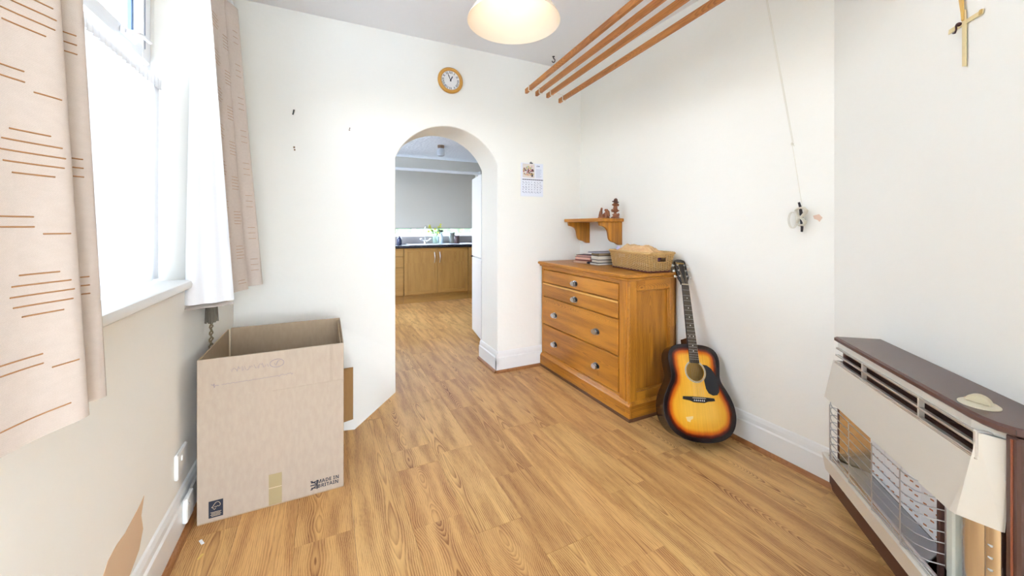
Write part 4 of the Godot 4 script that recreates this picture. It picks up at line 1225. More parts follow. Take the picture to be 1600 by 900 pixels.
# ---------------------------------------------------------------- drying rack, clock, calendar and so on
func build_rack() -> void:
	var dir := Vector3(0.0775, 0, -1).normalized()
	var ends := [Vector3(1.323, 2.2, -2.477), Vector3(1.418, 2.2, -2.491), Vector3(1.513, 2.2, -2.491), Vector3(1.661, 2.2, -2.55)]
	var t := thing("drying_rack", Vector3(1.47, 2.2, -1.3), "hanging clothes drying rack of four wooden laths under the ceiling", "drying rack")
	var side := dir.cross(Vector3.UP).normalized()
	var b: MB
	for i in 4:
		b = MB.new(); b.g = dir; b.us = Vector2(9, 0.8); b.uo = Vector2(i * 0.3, i * 0.21)
		var e: Vector3 = ends[i]
		var L := 2.15
		b.box(e - dir * L / 2, Vector3(0.020, 0.034, L), 0.002, Basis(side, Vector3.UP, -dir))
		part("lath", b, M.lath, t)
	for zc in [0.075, 1.62]:
		b = MB.new()
		for i in 4:
			var c: Vector3 = ends[i] - dir * zc
			var ring: Array = []
			for k in 16:
				var a := TAU * k / 16
				ring.append(c + side * clampf(cos(a) * 0.018, -0.0125, 0.0125) + Vector3.UP * clampf(sin(a) * 0.027, -0.0195, 0.0195))
			b.tube(ring, 0.0032, 6, true)
			b.tube([c - side * 0.0125 + Vector3(0, 0.018, 0), c + dir * 0.012 + Vector3(0, -0.0205, 0), c + side * 0.0125 + dir * 0.02 + Vector3(0, 0.018, 0)], 0.0028, 6)
			if i < 3:
				var c2: Vector3 = ends[i + 1] - dir * zc
				b.tube([c + Vector3(0, 0.02, 0), (c + c2) / 2 + Vector3(0, 0.016, 0), c2 + Vector3(0, 0.02, 0)], 0.0013, 5)
		part("tie_cord", b, M.cord, t)
	# cord up to the pulley and the pulley on the ceiling, above the view
	b = MB.new()
	var hang := Vector3(1.42, H - 0.05, -0.90)
	for i in 4: b.tube([ends[i] - dir * 1.62 + Vector3(0, 0.02, 0), hang], 0.002, 5)
	b.tube([hang, Vector3(1.975, H - 0.04, -1.20)], 0.0018, 5)
	part("hanging_cord", b, M.cord, t)
	b = MB.new()
	b.lathe([Vector2(0, -0.008), Vector2(0.02, -0.008), Vector2(0.016, 0), Vector2(0.02, 0.008), Vector2(0, 0.008)], 20, Transform3D(Basis(Vector3(0, 0, 1), Vector3(1, 0, 0), Vector3(0, 1, 0)), hang + Vector3(0, 0.012, 0)))
	b.bb(hang + Vector3(-0.012, 0.01, -0.006), hang + Vector3(0.012, 0.05, 0.006), 0.002)
	part("pulley", b, M.iron, t)
	# hauling line to the cleat
	t = thing("hauling_cord", Vector3(2.08, 1.3, -1.06), "thin white hauling cord running down the right wall to the cleat", "cord")
	b = MB.new()
	var top := Vector3(1.985, H - 0.04, -1.20)
	var knot := Vector3(2.075, 1.612, -1.088); var end := Vector3(2.088, 1.285, -1.048)
	b.tube([top, knot + Vector3(0, 0, 0.002)], 0.0012, 5); b.tube([top + Vector3(0, 0, 0.006), knot + Vector3(0.002, 0.01, 0.004)], 0.0012, 5)
	b.tube([knot, end], 0.0013, 5)
	part("line", b, M.cord, t)
	b = MB.new(); b.blob(knot, Vector3(0.006, 0.008, 0.006)); b.tube([knot, knot + Vector3(-0.004, -0.012, 0.012)], 0.002, 5)
	part("knot", b, M.cord, t)
	# cleat
	t = thing("cleat", Vector3(2.09, 1.18, -1.05), "black iron cleat with looped white cord on the right wall", "cleat")
	b = MB.new()
	b.tube([Vector3(2.078, 1.322, -1.060), Vector3(2.082, 1.30, -1.056), Vector3(2.086, 1.25, -1.052), Vector3(2.082, 1.20, -1.048), Vector3(2.076, 1.178, -1.046)], [0.005, 0.006, 0.008, 0.006, 0.005], 8)
	b.tube([Vector3(2.088, 1.265, -1.052), Vector3(2.109, 1.265, -1.052)], 0.007, 8); b.tube([Vector3(2.088, 1.235, -1.052), Vector3(2.109, 1.235, -1.052)], 0.007, 8)
	part("horn", b, M.iron, t)
	b = MB.new()
	var r := RandomNumberGenerator.new(); r.seed = 3
	for k in 6:
		var loop: Array = []
		for i in 24:
			var a := TAU * i / 24
			loop.append(Vector3(2.074 + 0.010 * cos(a * 2 + k) + k * 0.001, 1.252 + 0.046 * cos(a) * (1 - k * 0.03), -1.050 + 0.020 * sin(a * 2) + 0.004 * sin(a) + r.randf_range(-0.001, 0.001)))
		b.tube(loop, 0.0032, 6, true)
	for k in 2:
		var loop: Array = []
		for i in 20:
			var a := TAU * i / 20
			loop.append(Vector3(2.068 + k * 0.004, 1.235 + 0.040 * cos(a), -1.085 + 0.018 * sin(a) + k * 0.004))
		b.tube(loop, 0.0018, 5, true)
	part("looped_cord", b, M.cord, t)

func build_wall_things() -> void:
	# clock
	var c := Vector3(0.869, 2.343, ZB)
	var xf := Transform3D(Basis(Vector3(1, 0, 0), Vector3(0, 0, 1), Vector3(0, -1, 0)), c)
	var t := thing("wall_clock", c, "round wall clock with a honey wooden rim above the arch", "clock")
	var b := MB.new(); b.us = Vector2(6, 6)
	b.lathe([Vector2(0.0, 0.001), Vector2(0.090, 0.001), Vector2(0.099, 0.004), Vector2(0.101, 0.014), Vector2(0.096, 0.026), Vector2(0.086, 0.031), Vector2(0.078, 0.028), Vector2(0.074, 0.022), Vector2(0.073, 0.014)], 56, xf)
	var cw := smat(c8(214, 158, 70), 0.35)
	part("rim", b, cw, t)
	b = MB.new(); b.lathe([Vector2(0, 0.016), Vector2(0.075, 0.016), Vector2(0.075, 0.012)], 48, xf)
	var face := part("dial", b, smat(c8(240, 240, 238), 0.5), t)
	var nums := ["XII", "I", "II", "III", "IIII", "V", "VI", "VII", "VIII", "IX", "X", "XI"]
	for i in 12:
		var a := -TAU * i / 12.0
		lettering("numeral", nums[i], 0.015, M.ink, face, Transform3D(Basis(Vector3(0, 0, 1), a), Vector3(-sin(a) * 0.060, cos(a) * 0.060, 0.0165)), "Droid Serif", 0.0005)
	var hands := [[-0.44, 0.058, 0.0022], [0.45, 0.040, 0.0030]]
	for h in hands:
		b = MB.new()
		var d := Vector3(sin(h[0]), cos(h[0]), 0)
		b.prism(PackedVector2Array([Vector2(-h[2], -0.01), Vector2(h[2], -0.01), Vector2(h[2] * 1.4, h[1] * 0.7), Vector2(0, h[1]), Vector2(-h[2] * 1.4, h[1] * 0.7)]), 0.018, 0.0195, Transform3D(Basis(Vector3(0, 0, 1), -h[0]), c))
		part("hand", b, M.ink, t)
	b = MB.new(); b.lathe([Vector2(0, 0.0215), Vector2(0.005, 0.021), Vector2(0.006, 0.017)], 16, xf); part("hub", b, M.ink, t)
	# calendar
	var x0 := 1.489; var x1 := 1.709; var y0 := 1.463; var y1 := 1.752
	t = thing("wall_calendar", Vector3(1.6, y0, ZB), "white hanging calendar with a picture, between arch and corner shelf", "calendar")
	b = MB.new()
	for i in 3: b.bb(Vector3(x0, y0 + 0.003 * i, ZB + 0.002 + 0.0018 * i), Vector3(x1, y1, ZB + 0.0035 + 0.0018 * i), 0.0)
	part("pages", b, M.white, t)
	var W := 132; var Hh := 174
	var im := Image.create(W, Hh, false, Image.FORMAT_RGB8)
	im.fill(c8(238, 240, 246))
	var r := RandomNumberGenerator.new(); r.seed = 12
	im.fill_rect(Rect2i(10, 4, 70, 74), c8(226, 216, 206))
	var cols := [c8(92, 50, 46), c8(140, 100, 60), c8(150, 110, 150), c8(110, 70, 50), c8(216, 170, 140), c8(180, 90, 110), c8(70, 60, 60), c8(196, 178, 110)]
	for i in 60:
		var px := r.randi_range(10, 70); var py := r.randi_range(20, 60)
		if absf(px - 40) + absf(py - 42) * 1.3 > 46: continue
		im.fill_rect(Rect2i(px, py, r.randi_range(4, 10), r.randi_range(5, 13)), cols[r.randi() % 8])
	for i in 10: im.fill_rect(Rect2i(r.randi_range(22, 60), r.randi_range(14, 30), 8, 10), [c8(200, 190, 120), c8(222, 180, 180), c8(180, 196, 180)][i % 3])
	for i in 16: im.fill_rect(Rect2i(88, 30 + i * 3, r.randi_range(24, 36), 1), c8(186, 192, 206))
	im.fill_rect(Rect2i(94, 10, 4, 8), c8(110, 112, 130)); im.fill_rect(Rect2i(103, 11, 7, 6), c8(120, 122, 140))
	for i in 42:
		im.fill_rect(Rect2i(8 + i * 3 - (i % 4 == 3 as int) as int, 86, 2 + (i % 2), 4), c8(52, 52, 66))
	for ry in 5:
		for rx in 7:
			im.fill_rect(Rect2i(10 + rx * 17, 100 + ry * 13, 3 + r.randi() % 3, 4), c8(132, 136, 150))
			if r.randf() < 0.5: im.fill_rect(Rect2i(14 + rx * 17, 105 + ry * 13, r.randi_range(4, 10), 2), c8(170, 174, 190))
		im.fill_rect(Rect2i(8, 97 + ry * 13, 118, 1), c8(206, 208, 216))
	im.generate_mipmaps()
	var cm := smat(Color.WHITE, 0.55); cm.albedo_texture = ImageTexture.create_from_image(im)
	b = MB.new()
	b.poly([Vector3(x0 + 0.001, y0 + 0.008, ZB + 0.0078), Vector3(x1 - 0.001, y0 + 0.008, ZB + 0.0078), Vector3(x1 - 0.001, y1, ZB + 0.0078), Vector3(x0 + 0.001, y1, ZB + 0.0078)], Vector3(0, 0, 1))
	b.poly([Vector3(x0 + 0.001, y0 + 0.008, ZB + 0.0072), Vector3(x1 - 0.001, y0 + 0.008, ZB + 0.0072), Vector3(x1 - 0.001, y0 + 0.008, ZB + 0.0078), Vector3(x0 + 0.001, y0 + 0.008, ZB + 0.0078)], Vector3.DOWN)
	for i in b.v.size(): b.uv[i] = Vector2((b.v[i].x - x0) / (x1 - x0), 1.0 - (b.v[i].y - y0 - 0.008) / (y1 - y0 - 0.008))
	part("printed_page", b, cm, t)
	b = MB.new(); b.blob(Vector3(1.59, 1.762, ZB + 0.004), Vector3(0.004, 0.004, 0.006)); b.bb(Vector3(1.575, 1.748, ZB + 0.002), Vector3(1.605, 1.756, ZB + 0.009), 0.001)
	part("hanging_pin", b, M.ink, t)
	# little fixings left in the walls
	b = MB.new(); b.tube([Vector3(-0.192, 1.972, ZB), Vector3(-0.192, 1.970, ZB + 0.014), Vector3(-0.195, 1.948, ZB + 0.018), Vector3(-0.198, 1.938, ZB + 0.016)], 0.0042, 8)
	single("wall_nail", b, M.black, "small black hooked nail high on the back wall left of the clock", "nail")
	b = MB.new(); b.bb(Vector3(-0.197, 1.722, ZB - 0.001), Vector3(-0.186, 1.733, ZB + 0.004), 0.001); b.bb(Vector3(-0.193, 1.706, ZB - 0.001), Vector3(-0.184, 1.716, ZB + 0.003), 0.001)
	single("wall_plug", b, smat(c8(140, 112, 80), 0.7), "brown wall plug remains on the back wall below the black hooked nail", "wall plug")
	b = MB.new(); b.tube([Vector3(0.146, 1.890, ZB - 0.001), Vector3(0.147, 1.892, ZB + 0.006)], 0.0035, 6); b.bb(Vector3(0.14, 1.876, ZB - 0.001), Vector3(0.149, 1.882, ZB + 0.002), 0.0006)
	single("screw", b, smat(c8(120, 84, 60), 0.5), "tiny rusty screw in the back wall just left of the arch top", "screw")
	# cup hook in the ceiling
	b = MB.new()
	var hk: Array = [Vector3(1.71, H, -2.715), Vector3(1.71, H - 0.018, -2.715)]
	for i in 12:
		var a := lerpf(PI / 2, -PI * 0.95, i / 11.0)
		hk.append(Vector3(1.71 + 0.012 * cos(a) * 0.9, H - 0.034 + 0.016 * sin(a), -2.715 + 0.006 * cos(a)))
	b.tube(hk, 0.0038, 6); b.lathe([Vector2(0, H - 0.006), Vector2(0.010, H - 0.004), Vector2(0.011, H)], 14, Transform3D(Basis.IDENTITY, Vector3(1.71, 0, -2.715)))
	single("cup_hook", b, M.iron, "black cup hook screwed into the ceiling near the rack's far ends", "hook")
	# palm cross and hook on the chimney breast
	var D := func(s: float, y: float, o: float) -> Vector3: return DO + dd.normalized() * s + Vector3.UP * y + dn.normalized() * o
	var bd := Basis(dd.normalized(), Vector3.UP, dn.normalized())
	var palm := smat(c8(232, 212, 160), 0.6)
	t = thing("palm_cross", D.call(0.745, 1.645, 0.0), "dried palm leaf cross pinned to the wall above the gas fire", "cross")
	b = MB.new()
	b.prism(pv([-0.0065, 1.647, 0.0065, 1.643, 0.0068, 1.76, 0.005, 1.80, -0.004, 1.80, -0.0065, 1.76]), 0.004, 0.0065, Transform3D(bd, D.call(0.746, 0.0, 0.0)), 0.0006)
	part("stem", b, palm, t)
	b = MB.new(); b.prism(pv([0.688, 1.760, 0.804, 1.760, 0.807, 1.772, 0.690, 1.773]), 0.003, 0.0052, Transform3D(bd, DO), 0.0006); part("arm", b, palm, t)
	b = MB.new(); b.prism(pv([0.798, 1.7605, 0.804, 1.7605, 0.8065, 1.7715, 0.800, 1.7715]), 0.005, 0.010, Transform3D(bd, DO), 0.001); part("arm_fold", b, smat(c8(204, 168, 98), 0.6), t)
	b = MB.new()
	for q in [[0.730, 0.7435, 0.0085], [0.741, 0.746, 0.0115]]:
		b.prism(PackedVector2Array([Vector2(q[1] - 0.002, 1.772), Vector2(q[1] + 0.002, 1.772), Vector2(q[0] + 0.007, 1.862), Vector2(q[0] + 0.003, 1.89), Vector2(q[0] - 0.004, 1.862)]), 0.006, q[2], Transform3D(bd, DO), 0.001)
	part("folded_tip", b, smat(c8(222, 180, 98), 0.6), t)
	b = MB.new()
	b.tube([D.call(0.733, 1.768, 0.0), D.call(0.733, 1.768, 0.014), D.call(0.740, 1.762, 0.019), D.call(0.742, 1.750, 0.020), D.call(0.736, 1.744, 0.019), D.call(0.722, 1.749, 0.014)], 0.0022, 7); b.blob(D.call(0.733, 1.768, 0.009), Vector3(0.0065, 0.0055, 0.0065))
	single("wall_hook", b, smat(c8(66, 34, 36), 0.5, 0.3), "dark rusty hook screwed beside the palm cross", "hook")

func build_shelf() -> void:
	var t := thing("wall_shelf", Vector3(2.0, 1.06, -2.54), "small pine wall shelf on two scrolled brackets above the chest", "shelf")
	var b := MB.new(); b.g = Vector3(0, 0, 1); b.us = Vector2(2.5, 1.2)
	b.prism(pv([WR, -2.79, 1.872, -2.79, 1.86, -2.778, 1.86, -2.352, 1.866, -2.33, 1.884, -2.315, WR, -2.315]), -1.243, -1.270, Transform3D(Basis(Vector3(1, 0, 0), Vector3(0, 0, 1), Vector3(0, -1, 0)), Vector3.ZERO), 0.004)
	part("board", b, M.pine, t)
	for z in [-2.765, -2.352]:
		b = MB.new(); b.g = Vector3.UP; b.us = Vector2(2.5, 1.2)
		var pl := PackedVector2Array([Vector2(WR, 1.243), Vector2(1.882, 1.243), Vector2(1.884, 1.228)])
		for i in 15:
			var a := i / 14.0
			pl.append(Vector2(1.890 + 0.155 * a + 0.020 * sin(TAU * a * 0.95), 1.212 - 0.135 * a + 0.014 * sin(TAU * a)))
		pl.append_array([Vector2(2.058, 1.066), Vector2(2.075, 1.060), Vector2(WR, 1.060)])
		b.prism(pl, z, z + 0.02, Transform3D.IDENTITY, 0.002)
		part("bracket", b, M.pine, t)
	# carved ornaments
	var wood := smat(c8(150, 92, 56), 0.5); var dk := smat(c8(96, 58, 42), 0.5)
	var y := 1.270
	t = thing("nativity_carving", Vector3(1.98, y, -2.40), "small carved wooden group of two bowed figures on the shelf", "carving")
	b = MB.new(); b.box(Vector3(1.98, y + 0.006, -2.40), Vector3(0.04, 0.012, 0.105), 0.004); b.blob(Vector3(1.975, y + 0.022, -2.40), Vector3(0.014, 0.012, 0.02)); b.bb(Vector3(1.965, y + 0.01, -2.415), Vector3(1.985, y + 0.022, -2.385), 0.003)
	part("base", b, wood, t)
	for q in [[-2.437, 0.085, 0.35], [-2.365, 0.072, -0.35]]:
		b = MB.new()
		var zz: float = q[0]; var hh: float = q[1]; var tl: float = q[2]
		b.tube([Vector3(1.98, y + 0.008, zz), Vector3(1.98, y + hh * 0.35, zz), Vector3(1.98, y + hh * 0.6, zz + tl * 0.012), Vector3(1.98, y + hh * 0.74, zz + tl * 0.02), Vector3(1.98, y + hh * 0.80, zz + tl * 0.026)], [0.018, 0.016, 0.013, 0.008, 0.006], 10)
		b.blob(Vector3(1.979, y + hh * 0.88, zz + tl * 0.034), Vector3(0.009, 0.011, 0.009))
		b.tube([Vector3(1.970, y + hh * 0.62, zz), Vector3(1.966, y + hh * 0.5, zz + tl * 0.04), Vector3(1.970, y + hh * 0.45, zz + tl * 0.075)], 0.0045, 6)
		b.tube([Vector3(1.986, y + hh * 0.98, zz + tl * 0.02), Vector3(1.990, y + hh * 0.7, zz - tl * 0.02), Vector3(1.988, y + hh * 0.2, zz - tl * 0.04)], [0.007, 0.011, 0.012], 8)
		part("carved_figure", b, wood, t)
	t = thing("carved_statue", Vector3(1.985, y, -2.27), "tall dark carved wooden figurine with a hat at the shelf end", "carving")
	b = MB.new()
	var nz := noise(9, 1.0, 2)
	var pr: Array = []
	for i in 37:
		var a := i / 36.0
		pr.append(Vector2((0.020 + 0.006 * sin(a * 17.0) + 0.005 * sin(a * 31.0 + 1.0)) * (1.0 - 0.25 * a), a * 0.125))
	pr.push_front(Vector2(0, 0)); pr.append(Vector2(0, 0.127))
	b.lathe(pr, 20, Transform3D(Basis.IDENTITY, Vector3(1.985, y, -2.27)))
	for i in b.v.size():
		var p := b.v[i] - Vector3(1.985, y, -2.27)
		var k := 1.0 + nz.get_noise_3d(p.x * 60, p.y * 50, p.z * 60) * 0.55
		b.v[i] = Vector3(1.985 + p.x * k, y + p.y, -2.27 + p.z * k)
	for q in [[-0.014, 0.03, 0.012], [0.016, 0.055, -0.010], [-0.014, 0.082, 0.012], [0.012, 0.10, 0.014], [-0.016, 0.058, -0.016], [0.016, 0.025, 0.016]]: b.blob(Vector3(1.985 + q[2], y + q[1], -2.27 + q[0]), Vector3(0.009, 0.012, 0.010), Basis.IDENTITY, 5, 8)
	part("carved_figure", b, wood, t)
	b = MB.new()
	b.lathe([Vector2(0, 0.120), Vector2(0.024, 0.124), Vector2(0.028, 0.128), Vector2(0.016, 0.134), Vector2(0.013, 0.148), Vector2(0.006, 0.154), Vector2(0, 0.156)], 16, Transform3D(Basis(Vector3(1, 0, 0), 0.25), Vector3(1.985, y, -2.30)))
	b.blob(Vector3(1.984, y + 0.112, -2.262), Vector3(0.013, 0.015, 0.013))
	part("hat", b, dk, t)

func book(at: Vector3, turn: float, w: float, d: float, h: float, cover: Color, label: String, page := Color(0.90, 0.85, 0.76)) -> void:
	# w across (local x, spine at +x), d deep, h thick
	var t := thing("book", at, label, "book", "books on the chest")
	t.rotation.y = turn
	var b := MB.new()
	var k := minf(0.003, h * 0.12)
	b.bb(Vector3(-w / 2, 0, -d / 2), Vector3(w / 2, k, d / 2), 0.0006); b.bb(Vector3(-w / 2, h - k, -d / 2), Vector3(w / 2, h, d / 2), 0.0006)
	b.bb(Vector3(w / 2 - 0.003, 0, -d / 2), Vector3(w / 2, h, d / 2), 0.0008)
	part("cover", b, smat(cover, 0.5), t, true)
	b = MB.new(); b.bb(Vector3(-w / 2 + 0.004, k, -d / 2 + 0.004), Vector3(w / 2 - 0.003, h - k, d / 2 - 0.004)); part("pages", b, smat(page, 0.9), t, true)

func build_chest_things() -> void:
	var y := 0.9052
	# left pile
	var c := Vector3(1.955, y, -2.575)
	book(c, 0.15, 0.15, 0.19, 0.020, c8(176, 124, 100), "faded tan book at the bottom of the left pile on the chest", c8(206, 168, 140))
	book(c + Vector3(-0.002, 0.0202, 0.006), 0.30, 0.13, 0.17, 0.006, c8(110, 24, 26), "thin dark red book second from the bottom of the left pile", c8(150, 60, 50))
	book(c + Vector3(0.0, 0.0264, 0.002), 0.22, 0.135, 0.165, 0.025, c8(130, 90, 84), "thick pink-paged book third up in the left pile on the chest", c8(226, 178, 156))
	book(c + Vector3(0.003, 0.0516, 0.004), 0.35, 0.125, 0.16, 0.015, c8(96, 66, 74), "dull purple book on top of the left pile on the chest", c8(214, 168, 152))
	# right pile
	c = Vector3(1.965, y, -2.395)
	book(c, -0.05, 0.17, 0.115, 0.016, c8(58, 44, 46), "dark book with pale pages at the bottom of the right pile", c8(226, 218, 204))
	book(c + Vector3(0.004, 0.0162, 0.0), -0.12, 0.15, 0.105, 0.024, c8(72, 62, 62), "dark book second from the bottom of the right pile on the chest", c8(220, 208, 186))
	book(c + Vector3(0.002, 0.0404, 0.0), -0.08, 0.155, 0.11, 0.032, c8(92, 80, 72), "thickest cream-paged book in the middle of the right pile", c8(236, 228, 210))
	book(c + Vector3(0.003, 0.0726, 0.0), -0.1, 0.15, 0.11, 0.020, c8(96, 74, 60), "brown book beneath the magazine in the right pile", c8(170, 146, 112))
	book(c + Vector3(-0.006, 0.0928, 0.002), -0.2, 0.185, 0.135, 0.008, c8(150, 148, 156), "thin grey magazine lying on top of the right pile", c8(206, 206, 214))
	# dark spectacle case between the piles
	var b := MB.new(); b.blob(Vector3(1.915, y + 0.0095, -2.488), Vector3(0.045, 0.0095, 0.016), Basis(Vector3.UP, 0.3), 10, 18)
	single("spectacle_case", b, smat(c8(46, 40, 46), 0.4), "small dark case lying on the chest between the two book piles", "case")
	# wicker basket
	var ctr := Vector3(1.970, y + 0.0016, -2.0)
	var t := thing("wicker_basket", ctr, "woven wicker basket with handle holes heaped with cloth on the chest", "basket")
	t.rotation.y = -0.12
	var hx := 0.104; var hz := 0.215; var hh := 0.128
	var perim := func(a: float, ex: float) -> Vector3:   # rounded rectangle, a in 0..1
		var rx := hx + ex; var rz := hz + ex; var rc := 0.03
		var Lx := 2 * (rx - rc); var Lz := 2 * (rz - rc); var q := PI * rc / 2
		var s := fposmod(a, 1.0) * (2 * Lx + 2 * Lz + 4 * q)
		var segs := [[Lx, Vector2(-rx + rc, rz), Vector2(1, 0)], [q, Vector2(rx - rc, rz - rc), 0.0], [Lz, Vector2(rx, rz - rc), Vector2(0, -1)], [q, Vector2(rx - rc, -rz + rc), 1.0], [Lx, Vector2(rx - rc, -rz), Vector2(-1, 0)], [q, Vector2(-rx + rc, -rz + rc), 2.0], [Lz, Vector2(-rx, -rz + rc), Vector2(0, 1)], [q, Vector2(-rx + rc, rz - rc), 3.0]]
		for g in segs:
			if s <= g[0]:
				if g[2] is Vector2:
					var p: Vector2 = g[1] + g[2] * s
					return Vector3(p.x, 0, p.y)
				var an: float = PI / 2 - float(g[2]) * PI / 2 - s / rc
				return Vector3(g[1].x + rc * cos(an), 0, g[1].y + rc * sin(an))
			s -= g[0]
		return Vector3(-rx + rc, 0, rz)
	var stakes := 64
	b = MB.new()
	var rowsn := 15
	for r in rowsn:
		var yy := 0.012 + r * 0.0073
		var ex := -0.012 + 0.020 * yy / hh
		var pts: Array = []
		var m := stakes * 4
		var open := r >= 8 and r <= 11
		var runs: Array = [[]]
		for i in m + 1:
			var a := float(i) / m
			var p: Vector3 = perim.call(a, ex)
			var p2: Vector3 = perim.call(a, ex + 0.01)
			var nrm := (p2 - p).normalized()
			if open and absf(p.z) > hz - 0.03 and absf(p.x) < 0.034:
				if runs[-1].size() > 0: runs.append([])
				continue
			runs[-1].append(p + nrm * 0.0036 * sin(PI * stakes * a + PI * r) + Vector3(0, yy, 0))
		for run in runs:
			if run.size() > 2: b.tube(run, 0.0031, 5)
	var wk := smat(c8(206, 166, 104), 0.6)
	var wv := part("weave", b, wk, t, true); wv.set_meta("kind", "stuff")
	b = MB.new()
	for i in stakes:
		var a := (i + 0.5) / stakes
		var p0: Vector3 = perim.call(a, -0.012); var p1: Vector3 = perim.call(a, 0.006)
		if absf(p0.z) > hz - 0.03 and absf(p0.x) < 0.034:
			b.tube([p0 + Vector3(0, 0.004, 0), p0.lerp(p1, 0.5) + Vector3(0, 0.068, 0)], 0.002, 4)
		else: b.tube([p0 + Vector3(0, 0.004, 0), p1 + Vector3(0, hh, 0)], 0.002, 4)
	var sk := part("stakes", b, smat(c8(96, 62, 36), 0.7), t, true); sk.set_meta("kind", "stuff")
	b = MB.new()
	for k in 2:
		var pts: Array = []
		for i in 160:
			var a := i / 160.0
			var p: Vector3 = perim.call(a, 0.008)
			pts.append(p + Vector3(0, hh - 0.004 + 0.004 * sin(TAU * 40 * a + PI * k), 0) + p.normalized() * 0.004 * cos(TAU * 40 * a + PI * k))
		b.tube(pts, 0.0058, 6, true)
	part("rim", b, wk, t, true)
	b = MB.new()
	for k in 2:
		var pts: Array = []
		for i in 160:
			var a := i / 160.0
			var p: Vector3 = perim.call(a, -0.010)
			pts.append(p + Vector3(0, 0.006 + 0.003 * sin(TAU * 40 * a + PI * k), 0) + p.normalized() * 0.003 * cos(TAU * 40 * a + PI * k))
		b.tube(pts, 0.0042, 6, true)
	b.box(Vector3(0, 0.005, 0), Vector3(hx * 2 - 0.03, 0.008, hz * 2 - 0.03), 0.003)
	part("base_band", b, smat(c8(96, 38, 32), 0.6), t, true)
	b = MB.new()
	for s in [-1, 1]:
		var ring: Array = []
		for i in 20:
			var a := TAU * i / 20
			ring.append(Vector3(0.036 * clampf(cos(a) * 1.25, -1, 1), 0.084 + 0.018 * clampf(sin(a) * 1.25, -1, 1), s * (hz + 0.001)))
		b.tube(ring, 0.0032, 6, true)
	part("handle_hole", b, wk, t, true)
	# heap of cloth in the basket
	b = MB.new()
	var nz := noise(21, 1.0, 3)
	var heap := func(u: float, w: float) -> Vector3:
		var x := lerpf(-0.089, 0.089, u); var z := lerpf(-0.190, 0.190, w)
		var e := minf(minf(u, 1 - u) * 3.2, 1.0) * minf(minf(w, 1 - w) * 5.0, 1.0)
		var yy := 0.105 + 0.075 * sqrt(e) * (0.75 + 0.35 * nz.get_noise_2d(x * 8, z * 6)) + 0.006 * nz.get_noise_2d(x * 34, z * 28)
		return Vector3(x, yy, z)
	b.grid(heap, 30, 56, -1.0)
	var hp := smat(c8(232, 204, 160), 0.95); hp.albedo_texture = mottled(128, 0.05, c8(255, 244, 224), c8(240, 206, 186), 77, 0.25)
	hp.uv1_triplanar = true; hp.uv1_scale = Vector3(6, 6, 6)
	t.remove_child(t.get_child(0)) if false else null
	b.poly([Vector3(-0.089, 0.06, -0.190), Vector3(0.089, 0.06, -0.190), Vector3(0.089, 0.06, 0.190), Vector3(-0.089, 0.06, 0.190)], Vector3.DOWN)
	var cl := MeshInstance3D.new()
	cl.name = "folded_cloth"; cl.mesh = b.mesh(Vector3.ZERO); cl.material_override = hp
	cl.position = ctr; cl.rotation.y = -0.12; add_child(cl)
	tag(cl, "rumpled peach and orange cloth heaped inside the wicker basket", "cloth")
	b = MB.new(); b.blob(Vector3(1.955, y + 0.138, -2.20), Vector3(0.018, 0.018, 0.018), Basis.IDENTITY, 10, 16)
	single("wool_ball", b, smat(c8(206, 200, 226), 0.9), "small pale lilac ball at the far end of the basket", "ball")
	b = MB.new()
	for k in 5: b.blob(ctr + Vector3(-0.030 + 0.012 * (k % 2), 0.083 + 0.006 * (k % 3), 0.186 - 0.012 * (k / 2)), Vector3(0.018, 0.012, 0.014), Basis(Vector3.UP, k * 0.7), 6, 10)
	single("purple_yarn", b, smat(c8(92, 52, 82), 0.9), "dark purple yarn showing through the basket's handle hole", "yarn")

# ---------------------------------------------------------------- kitchen
func door_front(b: MB, x0: float, x1: float, y0: float, y1: float, z: float) -> void:
	var f := 0.055
	b.bb(Vector3(x0, y0, z - 0.018), Vector3(x0 + f, y1, z), 0.002); b.bb(Vector3(x1 - f, y0, z - 0.018), Vector3(x1, y1, z), 0.002)
	b.g = Vector3.RIGHT
	b.bb(Vector3(x0 + f, y1 - f, z - 0.018), Vector3(x1 - f, y1, z - 0.0005), 0.002); b.bb(Vector3(x0 + f, y0, z - 0.018), Vector3(x1 - f, y0 + f, z - 0.0005), 0.002)
	b.g = Vector3.UP
	b.bb(Vector3(x0 + f, y0 + f, z - 0.018), Vector3(x1 - f, y1 - f, z - 0.007))

func bow_handle(x: float, y0: float, y1: float, z: float) -> MB:
	var b := MB.new()
	var pts: Array = []
	for i in 13:
		var a := i / 12.0
		pts.append(Vector3(x, lerpf(y0, y1, a), z + 0.032 * sin(PI * a)))
	b.tube(pts, 0.006, 8)
	return b

